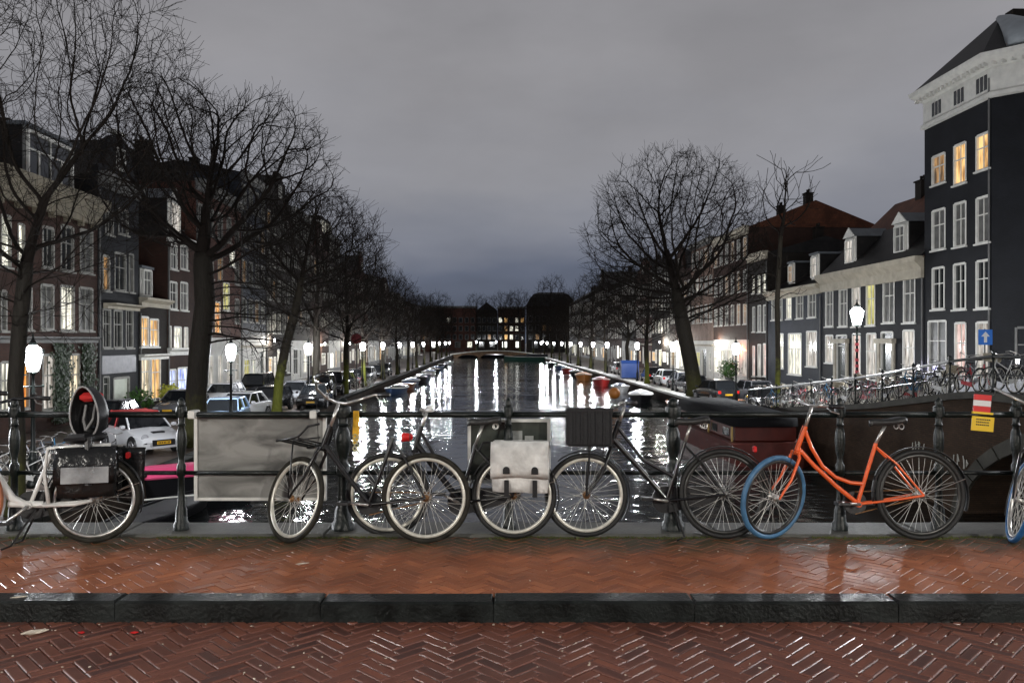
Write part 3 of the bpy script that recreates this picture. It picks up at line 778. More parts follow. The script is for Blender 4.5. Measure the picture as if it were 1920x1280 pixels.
for i in range(26):
    t = i/25; 
    if i < 17: x, y = 6.1 - 6.1*i/16.5, 0.42
    else: q = (i-17)/8; x, y = -0.1 - 2.2*q, 0.42 - 2.4*q
    MB().box(x-0.06, x+0.06, y-0.12, y+0.10, 17.62, 17.8).build('dentil', white_trim, fz)
rings = []
for e, z in ((0.6, 18.21), (-1.9, 20.6), (-3.1, 21.9)):
    f_ = (z-18.21)/(21.9-18.21); ap = (3.4, -2.7)
    rings.append([(x_+(ap[0]-x_)*f_*0.97, y_+(ap[1]-y_)*f_*0.97, 18.21+3.25*f_) for x_, y_ in ((6.5, 0.6), (-0.24, 0.6), (-2.9, -2.06), (-2.9, -7.5), (6.5, -7.5))])
rf = MB().loft(rings).build('roof', tiles_dark, h.root)
MB().loft([[(x_, y_, z) for x_, y_ in ((6.4, -6.5), (-2.9, -6.5), (-2.9, -11), (6.4, -11))] if z < 19 else [(5, -7.5, z), (-1, -7.5, z), (-1, -10, z), (5, -10, z)] for z in (18.22, 20.0)]).build('rear_roof', tiles_dark, h.root)
dl = MB()
pr = [(-0.9, 18.3), (-0.85, 19.6), (-0.55, 20.9), (0, 21.7), (0.55, 20.9), (0.85, 19.6), (0.9, 18.3)]
rr = []
for f_, r_ in ((0, 0.95), (0.3, 0.85), (0.6, 0.62), (0.85, 0.42), (1.0, 0.12)):
    cx_, cy_ = -1.25+4.5*f_**1.1, -1.05-1.5*f_; rr.append([(cx_+r_*math.cos(a), cy_+r_*math.sin(a), 18.22+3.15*f_**0.8+0.12) for a in np.linspace(0, 2*PI, 17)[:-1]])
MB().loft(rr).build('lead_hip', lead, h.root, smooth=True)
MB().box(4.2, 4.9, -4.7, -3.9, 19, 22.3).build('chimney', dark_brick, rf)
# windows of the cut corner and white plinth
for z in (2.6,):
    fm, pm, _ = window_meshes(1.2, 2.2, 'dark', dull_trim, 1)
    f = link('window', fm, h.root, (-1.15, -1.15, z), (0, 0, R(45))); f.location = (-1.15-0.03, -1.15+0.03, z); link('pane', pm, f)
MB().loft([[(6.04, 0.05, z), (-0.02, 0.05, z), (-2.35, -2.28, z), (-2.35, -11, z), (-2.30, -11, z), (-2.3, -2.3, z), (0, 0, z), (6.04, 0, z)] for z in (0.0, 2.3)]).build('plinth', mat('pale_plinth', (0.36, 0.37, 0.40), 0.6, var=0.1), h.root)

h = House('white_windowed_house', 'long low dark house with white windows, wide white cornice and two dormers', 1, 45.5, 59.4, 8.9, black_brick, depth=11)
for a in ((1548,1562,545,612,'curt'),(1573,1589,542,612,'curt'),(1598,1613,535,612,'pale'),(1624,1641,530,610,'yellow'),(1656,1677,523,605,'curt'),(1694,1716,515,605,'curt'),
          (1548,1562,628,680,'pale'),(1568,1588,628,722,'door'),(1598,1614,627,712,'pink'),(1625,1643,625,712,'pale'),(1652,1675,622,722,'door'),(1693,1715,620,705,'pale')): h.win(*a)
h.finish(); h.band(7.75, 9.0, 0.55, cream_trim); h.pitch(5.4, tiles_orange, chim=1)
sk = MB(); oo = h.o; sk.prism([(0.16, 9.06), (-2.6, 11.78), (-2.6, 11.45), (0.1, 8.95)], 0, h.len, 'x'); sk.build('lower_roof', tiles_dark, h.root)
for px, st in ((1583, 'pale'), (1676, 'curt')):
    h.dormer(d_of(px, 1)-45.5, 9.45, 1.55, 1.9, st, setback=0.5, deep=2.4)
for u, wd in ((d_of(1578,1)-45.5, 2.0), (d_of(1663,1)-45.5, 1.9)):
    b = MB(); b.box(u-wd/2-.1, u-wd/2+.17, 0.01, 0.13, 0.05, 4.0); b.box(u+wd/2-.17, u+wd/2+.1, 0.01, 0.13, 0.05, 4.0); b.box(u-wd/2-.2, u+wd/2+.2, 0.01, 0.30, 4.0, 4.3); b.build('door_surround', cream_trim, h.root)
h = House('blue_grey_house', 'blue grey painted house with small upper windows and brightly lit ground floor', 1, 59.5, 70.9, 8.3, slate_brick, depth=11)
for a in ((1447,1454,560,600,'curt'),(1460,1467,560,600,'curt'),(1475,1484,557,598,'white'),(1493,1506,553,597,'curt'),(1515,1530,549,595,'curt'),
          (1458,1469,625,690,'white'),(1478,1503,625,702,'white'),(1512,1532,622,687,'pale')): h.win(*a)
h.finish(); h.band(7.7, 8.45, 0.5, cream_trim); h.pitch(3.6, tiles_dark, chim=1)
h.dormer(2.2, 8.9, 1.4, 1.9, 'pale', pediment=False); h.dormer(7.0, 8.9, 1.2, 1.7, 'dim', pediment=False)
h = House('lit_narrow_house', 'narrow dark brick house with three lit upper windows', 1, 71, 76.1, 12.0, dark_brick)
for a in ((1411,1415,518,550,'white'),(1421,1426,515,550,'white'),(1431,1436,513,548,'white'),(1411,1416,575,622,'curt'),(1421,1427,573,622,'curt'),(1431,1437,572,622,'curt'),
          (1411,1416,648,705,'pink'),(1421,1427,646,705,'pale'),(1431,1437,645,705,'pink')): h.win(*a)
h.finish(); h.band(11.5, 12.2, 0.5, cream_trim); h.pitch(1.5)
h = House('orange_roofed_house', 'big brown house rising over its neighbours with an orange tiled roof', 1, 76.2, 88, 15.0, brown_brick, depth=13)
h.low = (4.3, white_wall); h.rows([12.2, 9.0, 5.8], 1.7, 1.0, 2.0, ('dark','dim','curt','dark')); h.rows([0.8], 2.2, 1.5, 2.5, ('white','pale','white'))
h.finish(); h.band(14.4, 15.2, 0.4, cream_trim); h.pitch(2.6, tiles_orange, chim=2)
sw = House('stub', '', 1, 1, 2, 3, brown_brick) if False else None
fm, pm, _ = window_meshes(1.1, 1.3, 'warm', dull_trim, 1)
f = link('side_window', fm, h.root, (-0.03, -6.6, 11.6), (0, 0, R(90))); link('pane', pm, f)
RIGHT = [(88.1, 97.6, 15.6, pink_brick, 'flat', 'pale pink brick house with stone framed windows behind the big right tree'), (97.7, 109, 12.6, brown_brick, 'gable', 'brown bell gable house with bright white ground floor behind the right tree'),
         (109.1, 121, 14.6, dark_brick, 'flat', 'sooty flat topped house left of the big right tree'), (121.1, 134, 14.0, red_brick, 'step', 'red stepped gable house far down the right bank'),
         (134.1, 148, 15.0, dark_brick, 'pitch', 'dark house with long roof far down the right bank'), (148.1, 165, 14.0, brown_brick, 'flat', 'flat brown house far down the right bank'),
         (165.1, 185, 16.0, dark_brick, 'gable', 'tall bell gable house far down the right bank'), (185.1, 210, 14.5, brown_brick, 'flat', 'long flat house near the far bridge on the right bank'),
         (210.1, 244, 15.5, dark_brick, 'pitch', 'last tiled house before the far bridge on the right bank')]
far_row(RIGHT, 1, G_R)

# ---- houses that close the view behind the far bridge
def end_block(name, label, x0, x1, y, hh, wl, roof, nwin, litp=0.1, group='blocks behind the far bridge'):
    root = thing(name, label, 'building', (x0, y, ZS), 0, group); Ln = x1-x0
    MB().box(0, Ln, 0, 12, 0, hh).build('wall', wl, root)
    if roof == 'mansard':
        MB().loft([[(a, b, z) for a, b in ((e, e), (Ln-e, e), (Ln-e, 12-e), (e, 12-e))] for e, z in ((-0.3, hh), (1.2, hh+3.0), (2.6, hh+4.6), (4.5, hh+5.4))]).build('roof', tiles_dark, root)
    else:
        MB().prism([(0, hh), (Ln*0.5, hh+roof), (Ln, hh)], 0, 12).build('roof', tiles_dark, root) if roof > 1.5 else MB().box(-0.2, Ln+0.2, -0.3, 12, hh+0.01, hh+roof).build('roof', dull_trim, root)
    pm = {}
    PANES['bright'] = lit_mat('bright_shop_light', (0.8, 0.8, 0.7), (1, 1, 0.95), 4)
    for st in ('dark', 'white', 'warm', 'dim', 'bright'):
        q = MB(); q.cur = 0; q.box(-0.75, 0.75, -0.08, -0.01, 0, 0.14); q.box(-0.75, -0.6, -0.08, -0.01, 0.14, 2.0); q.box(0.6, 0.75, -0.08, -0.01, 0.14, 2.0); q.box(-0.75, 0.75, -0.08, -0.01, 2.0, 2.15)
        p = MB(); p.box(-0.6, 0.6, -0.05, -0.01, 0.14, 2.0)
        pm[st] = (q.mesh('window', dull_trim), p.mesh('pane', PANES[st]))
    z = 4.8
    while z < hh - 2.5:
        for i in range(nwin):
            st = random.choice(('white', 'warm')) if random.random() < litp else random.choice(('dark', 'dark', 'dim') if random.random() < 0.2 else ('dark',))
            f = link('window', pm[st][0], root, (Ln*(i+0.5)/nwin, 0, z)); link('pane', pm[st][1], f)
        z += 3.4
    for i in range(max(1, nwin//2)):
        st = random.choice(('white', 'bright', 'dark', 'dark')) if 'bright' not in label else 'bright'; f = link('window', pm[st][0], root, (Ln*(i+0.5)/max(1, nwin//2), 0, 1.6)); f.scale = (1.5, 1, 1.2); link('pane', pm[st][1], f)
    return root
YE = 320
end_block('end_building', 'dark block left of centre behind the far bridge', -56, -39, YE, 19, dark_brick, 3.0, 7)
end_block('end_building', 'long red block with a lit parapet in the middle behind the far bridge', -38.6, -14.5, YE, 17.5, red_brick, 0.8, 10, 0.10)
end_block('end_building', 'narrow dark block in the middle behind the far bridge', -14.2, -6, YE, 16.6, dark_brick, 3.2, 4, 0.05)
end_block('end_building', 'block with bright stacked windows right of centre behind the far bridge', -5.7, 5.2, YE, 17.2, brown_brick, 0.8, 5, 0.45)
end_block('end_building', 'tall domed block at the right end of the canal view', 5.6, 24, 302, 17.5, dark_brick, 'mansard', 7, 0.02)
end_block('end_building', 'dark block at the far right behind the right bank trees', 28, 48, 300, 18, brown_brick, 3.0, 7, 0.05)
end_block('end_building', 'dark block at the far left behind the left bank trees', -80, -57, 310, 18, brown_brick, 3.0, 7, 0.05)

# ---- far bridge
br = thing('stone_bridge', 'low arched stone bridge crossing the far end of the canal', 'bridge', (xq(2, 240), 240, ZW))
def arch_poly(x0, x1, n=18):
    top = lambda x: 0.85 + 1.25*(1 - (x/13.5)**2)
    pts = [(x0 + (x1-x0)*i/n, top(x0 + (x1-x0)*i/n)) for i in range(n+1)]
    lo = []
    for xc, rw in ((8.0, 3.2), (0, 4.4), (-8.0, 3.2)):
        lo += [(xc + rw*math.cos(PI*i/10), -0.2 + (1.15 if abs(xc) > 1 else 1.55)*math.sin(PI*i/10)) for i in range(11)]
    return pts + [(x1, -0.5)] + lo + [(x0, -0.5)]
MB().prism(arch_poly(-13.4, 13.4), 0, 9).build('arch_wall', brick_mat('ochre_bridge_brick', (0.16, 0.09, 0.05), (0.12, 0.07, 0.04), (0.1, 0.08, 0.06)), br)
q = MB(); q.tube([(-13.3+26.6*i/20, -0.1, 0.87+1.25*(1-((-13.3+26.6*i/20)/13.5)**2)) for i in range(21)], 0.16, 6); q.build('stone_edge', pale_stone, br)
q = MB(); q.tube([(-13.3+26.6*i/20, 0.1, 1.87+1.25*(1-((-13.3+26.6*i/20)/13.5)**2)) for i in range(21)], 0.05, 5)
for i in range(14):
    xx = -13+26*i/13; zz = 0.87+1.25*(1-(xx/13.5)**2); q.box(xx-.05, xx+.05, 0.05, 0.15, zz, zz+1.05)
q.build('railing', iron, br)

# ---- side bridge at the right, over the side canal
SBX = XRQ - 0.9
def deck(y):                                   # its back climbs towards us
    t = (48 - y) / 26.0
    pts = [(-1, ZS), (0, ZS), (0.38, -1.74), (0.75, -0.78), (0.98, 0.04), (1.1, 0.02), (1.45, -0.35)]
    for (a, za), (b, zb) in zip(pts, pts[1:]):
        if a <= t <= b: return za + (zb-za)*(t-a)/(b-a)
    return -0.35
dark_edge = mat('sooty_edge_stone', (0.050, 0.047, 0.036), 0.6, var=0.4, vscale=2, bump=0.3)
sb = thing('brick_arch_bridge', 'dark brick bridge with a wide arch over the side canal at right', 'bridge', (0,0,0))
ys = [6.8 + i*(48-6.8)/40 for i in range(41)]
top = [(y, deck(y) - 0.10) for y in ys]
lo = [(6.8, -5)] + [(16.8 + 6.2*math.cos(PI - PI*i/20), -3.8 + 3.1*math.sin(PI*i/20)) for i in range(21)] + [(48, -5)]
poly = top + lo[::-1]
mb = MB()
n = len(poly); xs = lambda y: xq(SBX, y)
vs = [(xs(y), y, z) for y, z in poly] + [(xs(y)+9.5, y, z) for y, z in poly]
mb.add(vs, [tuple(range(n)), tuple(range(n, 2*n))[::-1]] + [(i, i+n, (i+1)%n+n, (i+1)%n) for i in range(n)])
side_brick = brick_mat('side_bridge_brick', (0.085, 0.052, 0.034), (0.062, 0.040, 0.027), (0.04, 0.032, 0.025), rough=0.8)
mb.build('arch_wall', side_brick, sb)
e = MB()
for i in range(40):
    (y0, z0), (y1, z1) = top[i], top[i+1]
    e.loft([[(xs(y0)-0.12, y0, z0), (xs(y0)+0.5, y0, z0), (xs(y0)+0.5, y0, z0+0.20), (xs(y0)-0.12, y0, z0+0.20)], [(xs(y1)-0.12, y1, z1), (xs(y1)+0.5, y1, z1), (xs(y1)+0.5, y1, z1+0.20), (xs(y1)-0.12, y1, z1+0.20)]])
e.build('stone_edge', dark_edge, sb)
e = MB()
for i in range(20):
    a0, a1 = PI*i/20, PI*(i+1)/20-0.012
    pt = lambda a, r: (xs(16.8)-0.07, 16.8 - r*2.0*math.cos(a), -3.8 + r*math.sin(a)*1.0)
    ri, ro = 3.1, 3.5
    A = [(xs(16.8), 16.8-6.2*math.cos(a), -3.8+3.1*math.sin(a)) for a in (a0, a1)]; B = [(xs(16.8), 16.8-6.6*math.cos(a), -3.8+3.5*math.sin(a)) for a in (a0, a1)]
    q = [A[0], A[1], B[1], B[0]]
    e.loft([[(xq(SBX, p[1])-0.10, p[1], p[2]) for p in q], [(xq(SBX, p[1])+0.05, p[1], p[2]) for p in q]])
e.build('arch_stones', dark_edge, sb)
g = MB()
for yy, zz, k in ((25.6, -1.85, 0), (24.2, -1.95, 1), (23.3, -1.95, 2)):
    xx = xs(yy) - 0.012
    for s in range(4):
        p = [(xx, yy - s*0.22 + random.uniform(-.08,.08), zz + random.uniform(-.22,.22)) for _ in range(4)]
        MB().tube(p, 0.016, 4).build('graffiti_stroke', mat('white_spray_paint', (0.55,0.55,0.5), 0.6), sb)
# street behind its deck
mb = MB()
for i in range(40):
    (y0, z0), (y1, z1) = top[i], top[i+1]
    mb.quad((xs(y0)+0.5, y0, z0+0.10), (xs(y0)+9.5, y0, z0+0.10), (xs(y1)+9.5, y1, z1+0.10), (xs(y1)+0.5, y1, z1+0.10))
structure(mb.build('bridge_street', asphalt))
mb = MB(); mb.prism([(21, 6.8), (60, 6.8), (60, 41.5), (xq(SBX,41.5)+9, 41.5)], -5, ZS+0.003, 'z')
structure(mb.build('corner_street', asphalt))
rl = thing('iron_railing', 'iron railing with a pale handrail on the side bridge', 'railing', (0,0,0))
yr = [7.5 + i*2.05 for i in range(18)]
for y in yr:
    z = deck(y) + 0.1
    MB().lathe([(0.07, 0), (0.05, 0.1), (0.028, 0.25), (0.028, 0.85), (0.045, 0.9), (0.04, 1.02), (0.06, 1.08), (0.01, 1.16)], 8, (xs(y)+0.2, y, z)).build('post', iron, rl, smooth=True)
hand = mat('pale_handrail', (0.75, 0.75, 0.75), 0.35, var=0.15)  # pale colour on the far stretch, plain iron nearer
for i in range(len(yr)-1):
    a, b = yr[i], yr[i+1]
    for hh_, r_, m_, nm in ((0.98, 0.042, hand if a > 22 else iron, 'handrail'), (0.5, 0.018, iron, 'mid_rail')):
        MB().tube([(xs(a)+0.2, a+0.03, deck(a)+0.1+hh_), (xs(b)+0.2, b-0.03, deck(b)+0.1+hh_)], r_, 6).build(nm, m_, rl)
# ------------------------------------------------------------------ street lamps
def lamp_glass():
    m = bpy.data.materials.new('lit_lamp_glass'); m.use_nodes = True
    t = m.node_tree; n, l = t.nodes, t.links; n.remove(n['Principled BSDF'])
    e = n.new('ShaderNodeEmission'); e.inputs['Color'].default_value = (0.95, 0.96, 1, 1); e.inputs['Strength'].default_value = 45
    tr = n.new('ShaderNodeBsdfTransparent'); mx = n.new('ShaderNodeMixShader'); mx.inputs[0].default_value = 0.35
    l.new(tr.outputs[0], mx.inputs[1]); l.new(e.outputs[0], mx.inputs[2]); l.new(mx.outputs[0], n['Material Output'].inputs['Surface'])
    m.cycles.emission_sampling = 'NONE'
    return m
lampglass = lamp_glass()
LMESH = {}
def street_lamp(loc, label, power=900, stickers=False, group='crown topped street lamps along the quays', color=(0.93, 0.96, 1.0), lit_r=0.14):
    t = thing('street_lamp', label, 'street lamp', loc, random.uniform(0, 1), group)
    if not LMESH:
        LMESH['post'] = MB().lathe([(0.17, 0), (0.17, 0.12), (0.12, 0.2), (0.12, 0.75), (0.15, 0.8), (0.09, 0.9), (0.06, 1.2), (0.05, 2.6), (0.075, 2.65), (0.05, 2.7), (0.04, 3.15), (0.07, 3.2), (0.10, 3.26)], 10).mesh('post', iron, True)
        b = MB(); b.tube([(-0.28, 0, 2.85), (0.28, 0, 2.85)], 0.02, 6); b.ball((-0.28, 0, 2.85), 0.035, 6, 4); b.ball((0.28, 0, 2.85), 0.035, 6, 4)
        LMESH['ladder_bar'] = b.mesh('ladder_bar', iron)
        g = MB(); ring = lambda r, z: [(r*math.cos(PI*k/3), r*math.sin(PI*k/3), z) for k in range(6)]
        g.loft([ring(0.15, 3.28), ring(0.27, 3.78)], cap=False); g.loft([ring(0.265, 3.805), ring(0.21, 3.93), ring(0.09, 4.02)], cap=False); LMESH['lantern_glass'] = g.mesh('lantern_glass', lampglass)
        f = MB()
        for k in range(6):
            a = PI*k/3; f.tube([(0.15*math.cos(a), 0.15*math.sin(a), 3.27), (0.275*math.cos(a), 0.275*math.sin(a), 3.79)], 0.012, 4)
            f.tube([(0.275*math.cos(a), 0.275*math.sin(a), 3.79), (0.275*math.cos(a+PI/3), 0.275*math.sin(a+PI/3), 3.79)], 0.018, 4)
            f.lathe([(0.02, 3.8), (0.035, 3.86), (0.005, 3.92)], 5, (0.28*math.cos(a), 0.28*math.sin(a), 0))
        LMESH['lantern_frame'] = f.mesh('lantern_frame', iron)
        LMESH['lantern_cap'] = MB().lathe([(0.085, 4.0), (0.10, 4.02), (0.11, 4.08), (0.05, 4.16), (0.02, 4.25), (0.03, 4.3), (0.005, 4.36)], 6).mesh('lantern_cap', iron)
    for k in ('post', 'ladder_bar', 'lantern_glass', 'lantern_frame', 'lantern_cap'): link(k, LMESH[k], t)
    if stickers:
        for z in (1.25, 1.5, 1.75, 2.15, 2.4): MB().lathe([(0.075, z), (0.075, z+0.12)], 8).build('sticker', mat('red_sticker', (0.45,0.04,0.06), 0.5), t)
    ld = bpy.data.lights.new('bulb', 'POINT'); ld.energy = power*1.7; ld.color = color; ld.shadow_soft_size = lit_r*1.4
    lo = link('bulb', ld, t, (0, 0, 3.55))
    return t
def lampx(px, side): 
    q = (XLQ - 0.8) if side < 0 else (XRQ + 1.0)
    return q * F / (px - 960 - SK*F)
street_lamp(((62-960)*22.6/F, 22.6, ZS), 'nearest lit street lamp on the left quay, beside the slim leftmost tree', 1000)
for px, lb, pw in ((433, 'lit street lamp just right of the big left tree', 1300),
               (578, 'lit street lamp right of the leaning mossy trunk on the left quay', 1300), (680, 'lit street lamp near the red round sign on the left quay', 1500)):
    d = lampx(px, -1); street_lamp((xq(XLQ-0.8, d), d, ZS), lb, pw)
for px, lb, pw in ((1380, 'lit street lamp before the lit narrow house right of the big right tree', 1500), (1262, 'lit street lamp just left of the big right tree trunk', 1600), (1195, 'second lit street lamp left of the big right tree', 1600)):
    d = lampx(px, 1); street_lamp((xq(XRQ+1.0, d), d, ZS), lb, pw)
street_lamp((xq(15.2, 33.5)+0.25, 33.5, deck(33.5)+0.22), 'tall bright street lamp with red stickers standing on the side bridge', 2500, True)
for i, d in enumerate((86, 102, 120, 140, 162, 186, 212, 236)):
    street_lamp((xq(XLQ-0.8, d), d, ZS), '%s lamp of the far lit row along the left bank' % ORD[i], 1200, group='far street lamps on the left bank')
for i, d in enumerate((104, 118, 134, 150, 168, 188, 210, 234)):
    street_lamp((xq(XRQ+1.0, d), d, ZS), '%s lamp of the far lit row along the right bank' % ORD[i], 900, group='far street lamps on the right bank')
for i, (px, py) in enumerate(((722, 640), (782, 640), (893, 645), (750, 650), (930, 645), (1000, 640), (1018, 648))):
    street_lamp(((px*1.0-960)*262/F, 262, ZS+0.3), 'tiny lit street lamp beyond the far bridge, %s in that row' % ('first from the left', 'third from the left', 'fourth from the left', 'second from the left', 'third from the right', 'second from the right', 'rightmost')[i], 1800, group='street lamps beyond the far bridge')
# wall lanterns that wash the ground floors in light
def wall_lamp(loc, label, power, col_=(1, 0.95, 0.85)):
    t = thing('wall_lantern', label, 'wall lantern', loc)
    MB().box(-0.06, 0.06, -0.06, 0.06, 0.2, 0.3).build('bracket', iron, t)
    MB().lathe([(0.06, -0.12), (0.10, 0.1), (0.02, 0.19)], 8).build('lantern_glass', lampglass, t)
    ld = bpy.data.lights.new('bulb', 'POINT'); ld.energy = power; ld.color = col_; ld.shadow_soft_size = 0.08; link('bulb', ld, t)
def facade_pt(px, side, z, off): 
    d = d_of(px, side); x0 = (XRF if side > 0 else XLF); return (xq(x0, d) - side*off, d, z)
wall_lamp(facade_pt(505, -1, ZS+4.2, 0.5), 'bright wall lantern left of the leaning mossy trunk', 900)
wall_lamp(facade_pt(1245, 1, ZS+4.0, 0.6), 'glaring wall lantern on the white ground floor left of the great tree', 1600)
wall_lamp(facade_pt(1278, 1, ZS+4.0, 0.6), 'glaring wall lantern just behind the great tree trunk', 1300)
wall_lamp(facade_pt(600, -1, ZS+3.8, 0.6), 'bright wall lantern on the left bank above the dark people carrier', 1100)
wall_lamp(facade_pt(648, -1, ZS+3.8, 0.6), 'bright wall lantern on the left bank left of the red round sign', 1100)
wall_lamp(facade_pt(1350, 1, ZS+3.9, 0.5), 'wall lantern over the bright ground floor behind the potted bush', 900)
wall_lamp(facade_pt(1392, 1, ZS+3.2, 0.4), 'orange glowing wall lantern beside the lit narrow house', 160, (1, 0.25, 0.05))
wall_lamp(facade_pt(1735, 1, ZS+2.6, 0.4), 'small blue light on the black corner house', 12, (0.15, 0.1, 1))
wall_lamp((xq(XRF, 41)-1.0+1.2, 37.6, ZS+3.2), 'small white light on the cut corner of the black house', 30)

# lamps of our own bridge behind the viewer, plus added ones beside it
street_lamp((-6.6, -4.1, 0), 'street lamp at the left behind the viewer on the near bridge', 2100, group='street lamps on the near bridge', color=(1.0, 0.95, 0.86))
for q_, s_ in ((-8.6, 'left'), (8.6, 'right')): street_lamp((q_, 5.9, 0), 'added street lamp beside the %s end of the near bridge railing' % s_, 200, group='street lamps on the near bridge', color=(1.0, 0.95, 0.88))  # added unseen lamps that draw streaks along the brick edges
street_lamp((-11.8, 9.6, ZS), 'added street lamp on the left quay corner below the near bridge', 2400, group='street lamps on the near bridge')  # added out of view to streak the road bricks at left
street_lamp((15.0, 9.6, deck(9.6)+0.1), 'added street lamp at the right corner between the two bridges', 1900, group='street lamps on the near bridge')  # added counterpart, out of view, for the streaks at right
street_lamp((6.8, -4.1, 0), 'street lamp at the right behind the viewer on the near bridge', 2300, group='street lamps on the near bridge', color=(1.0, 0.95, 0.86))

# ------------------------------------------------------------------ bare winter trees
def bark(name, base, moss, mossz):
    m = bpy.data.materials.new(name); m.use_nodes = True
    t = m.node_tree; n, l = t.nodes, t.links; b = n['Principled BSDF']
    c = n.new('ShaderNodeTexCoord'); s = n.new('ShaderNodeSeparateXYZ'); l.new(c.outputs['Object'], s.inputs[0])
    z = n.new('ShaderNodeTexNoise'); z.inputs['Scale'].default_value = 5; z.inputs['Detail'].default_value = 6; l.new(c.outputs['Object'], z.inputs['Vector'])
    a = n.new('ShaderNodeMath'); a.operation = 'MULTIPLY_ADD'; a.inputs[1].default_value = -2.5; l.new(z.outputs['Fac'], a.inputs[0]); l.new(s.outputs['Z'], a.inputs[2])
    r = n.new('ShaderNodeMapRange'); r.inputs['From Min'].default_value = mossz - 1.3; r.inputs['From Max'].default_value = mossz - 2.6; l.new(a.outputs[0], r.inputs['Value'])
    x = n.new('ShaderNodeMixRGB'); x.inputs['Color1'].default_value = (*base, 1); x.inputs['Color2'].default_value = (*moss, 1); l.new(r.outputs[0], x.inputs['Fac'])
    mp = n.new('ShaderNodeMapping'); mp.inputs['Scale'].default_value = (9, 9, 1.6); l.new(c.outputs['Object'], mp.inputs[0])
    q = n.new('ShaderNodeTexNoise'); q.inputs['Scale'].default_value = 2; q.inputs['Detail'].default_value = 5; l.new(mp.outputs[0], q.inputs['Vector'])
    mr = n.new('ShaderNodeMapRange'); mr.inputs['To Min'].default_value = 0.5; mr.inputs['To Max'].default_value = 1.5; l.new(q.outputs['Fac'], mr.inputs['Value'])
    v = n.new('ShaderNodeVectorMath'); v.operation = 'SCALE'; l.new(x.outputs[0], v.inputs[0]); l.new(mr.outputs[0], v.inputs['Scale']); l.new(v.outputs[0], b.inputs['Base Color'])
    u = n.new('ShaderNodeBump'); u.inputs['Strength'].default_value = 0.8; u.inputs['Distance'].default_value = 0.03; l.new(q.outputs['Fac'], u.inputs['Height']); l.new(u.outputs[0], b.inputs['Normal'])
    b.inputs['Roughness'].default_value = 0.75; b.inputs['Specular IOR Level'].default_value = 0.15
    return m
bark_dark = bark('dark_bark', (0.020, 0.017, 0.013), (0.045, 0.045, 0.015), 2.2)
bark_mossy = bark('mossy_bark', (0.024, 0.020, 0.014), (0.11, 0.12, 0.02), 3.2)
twig_m = mat('dark_twigs', (0.013, 0.010, 0.008), 0.85, spec=0.1)
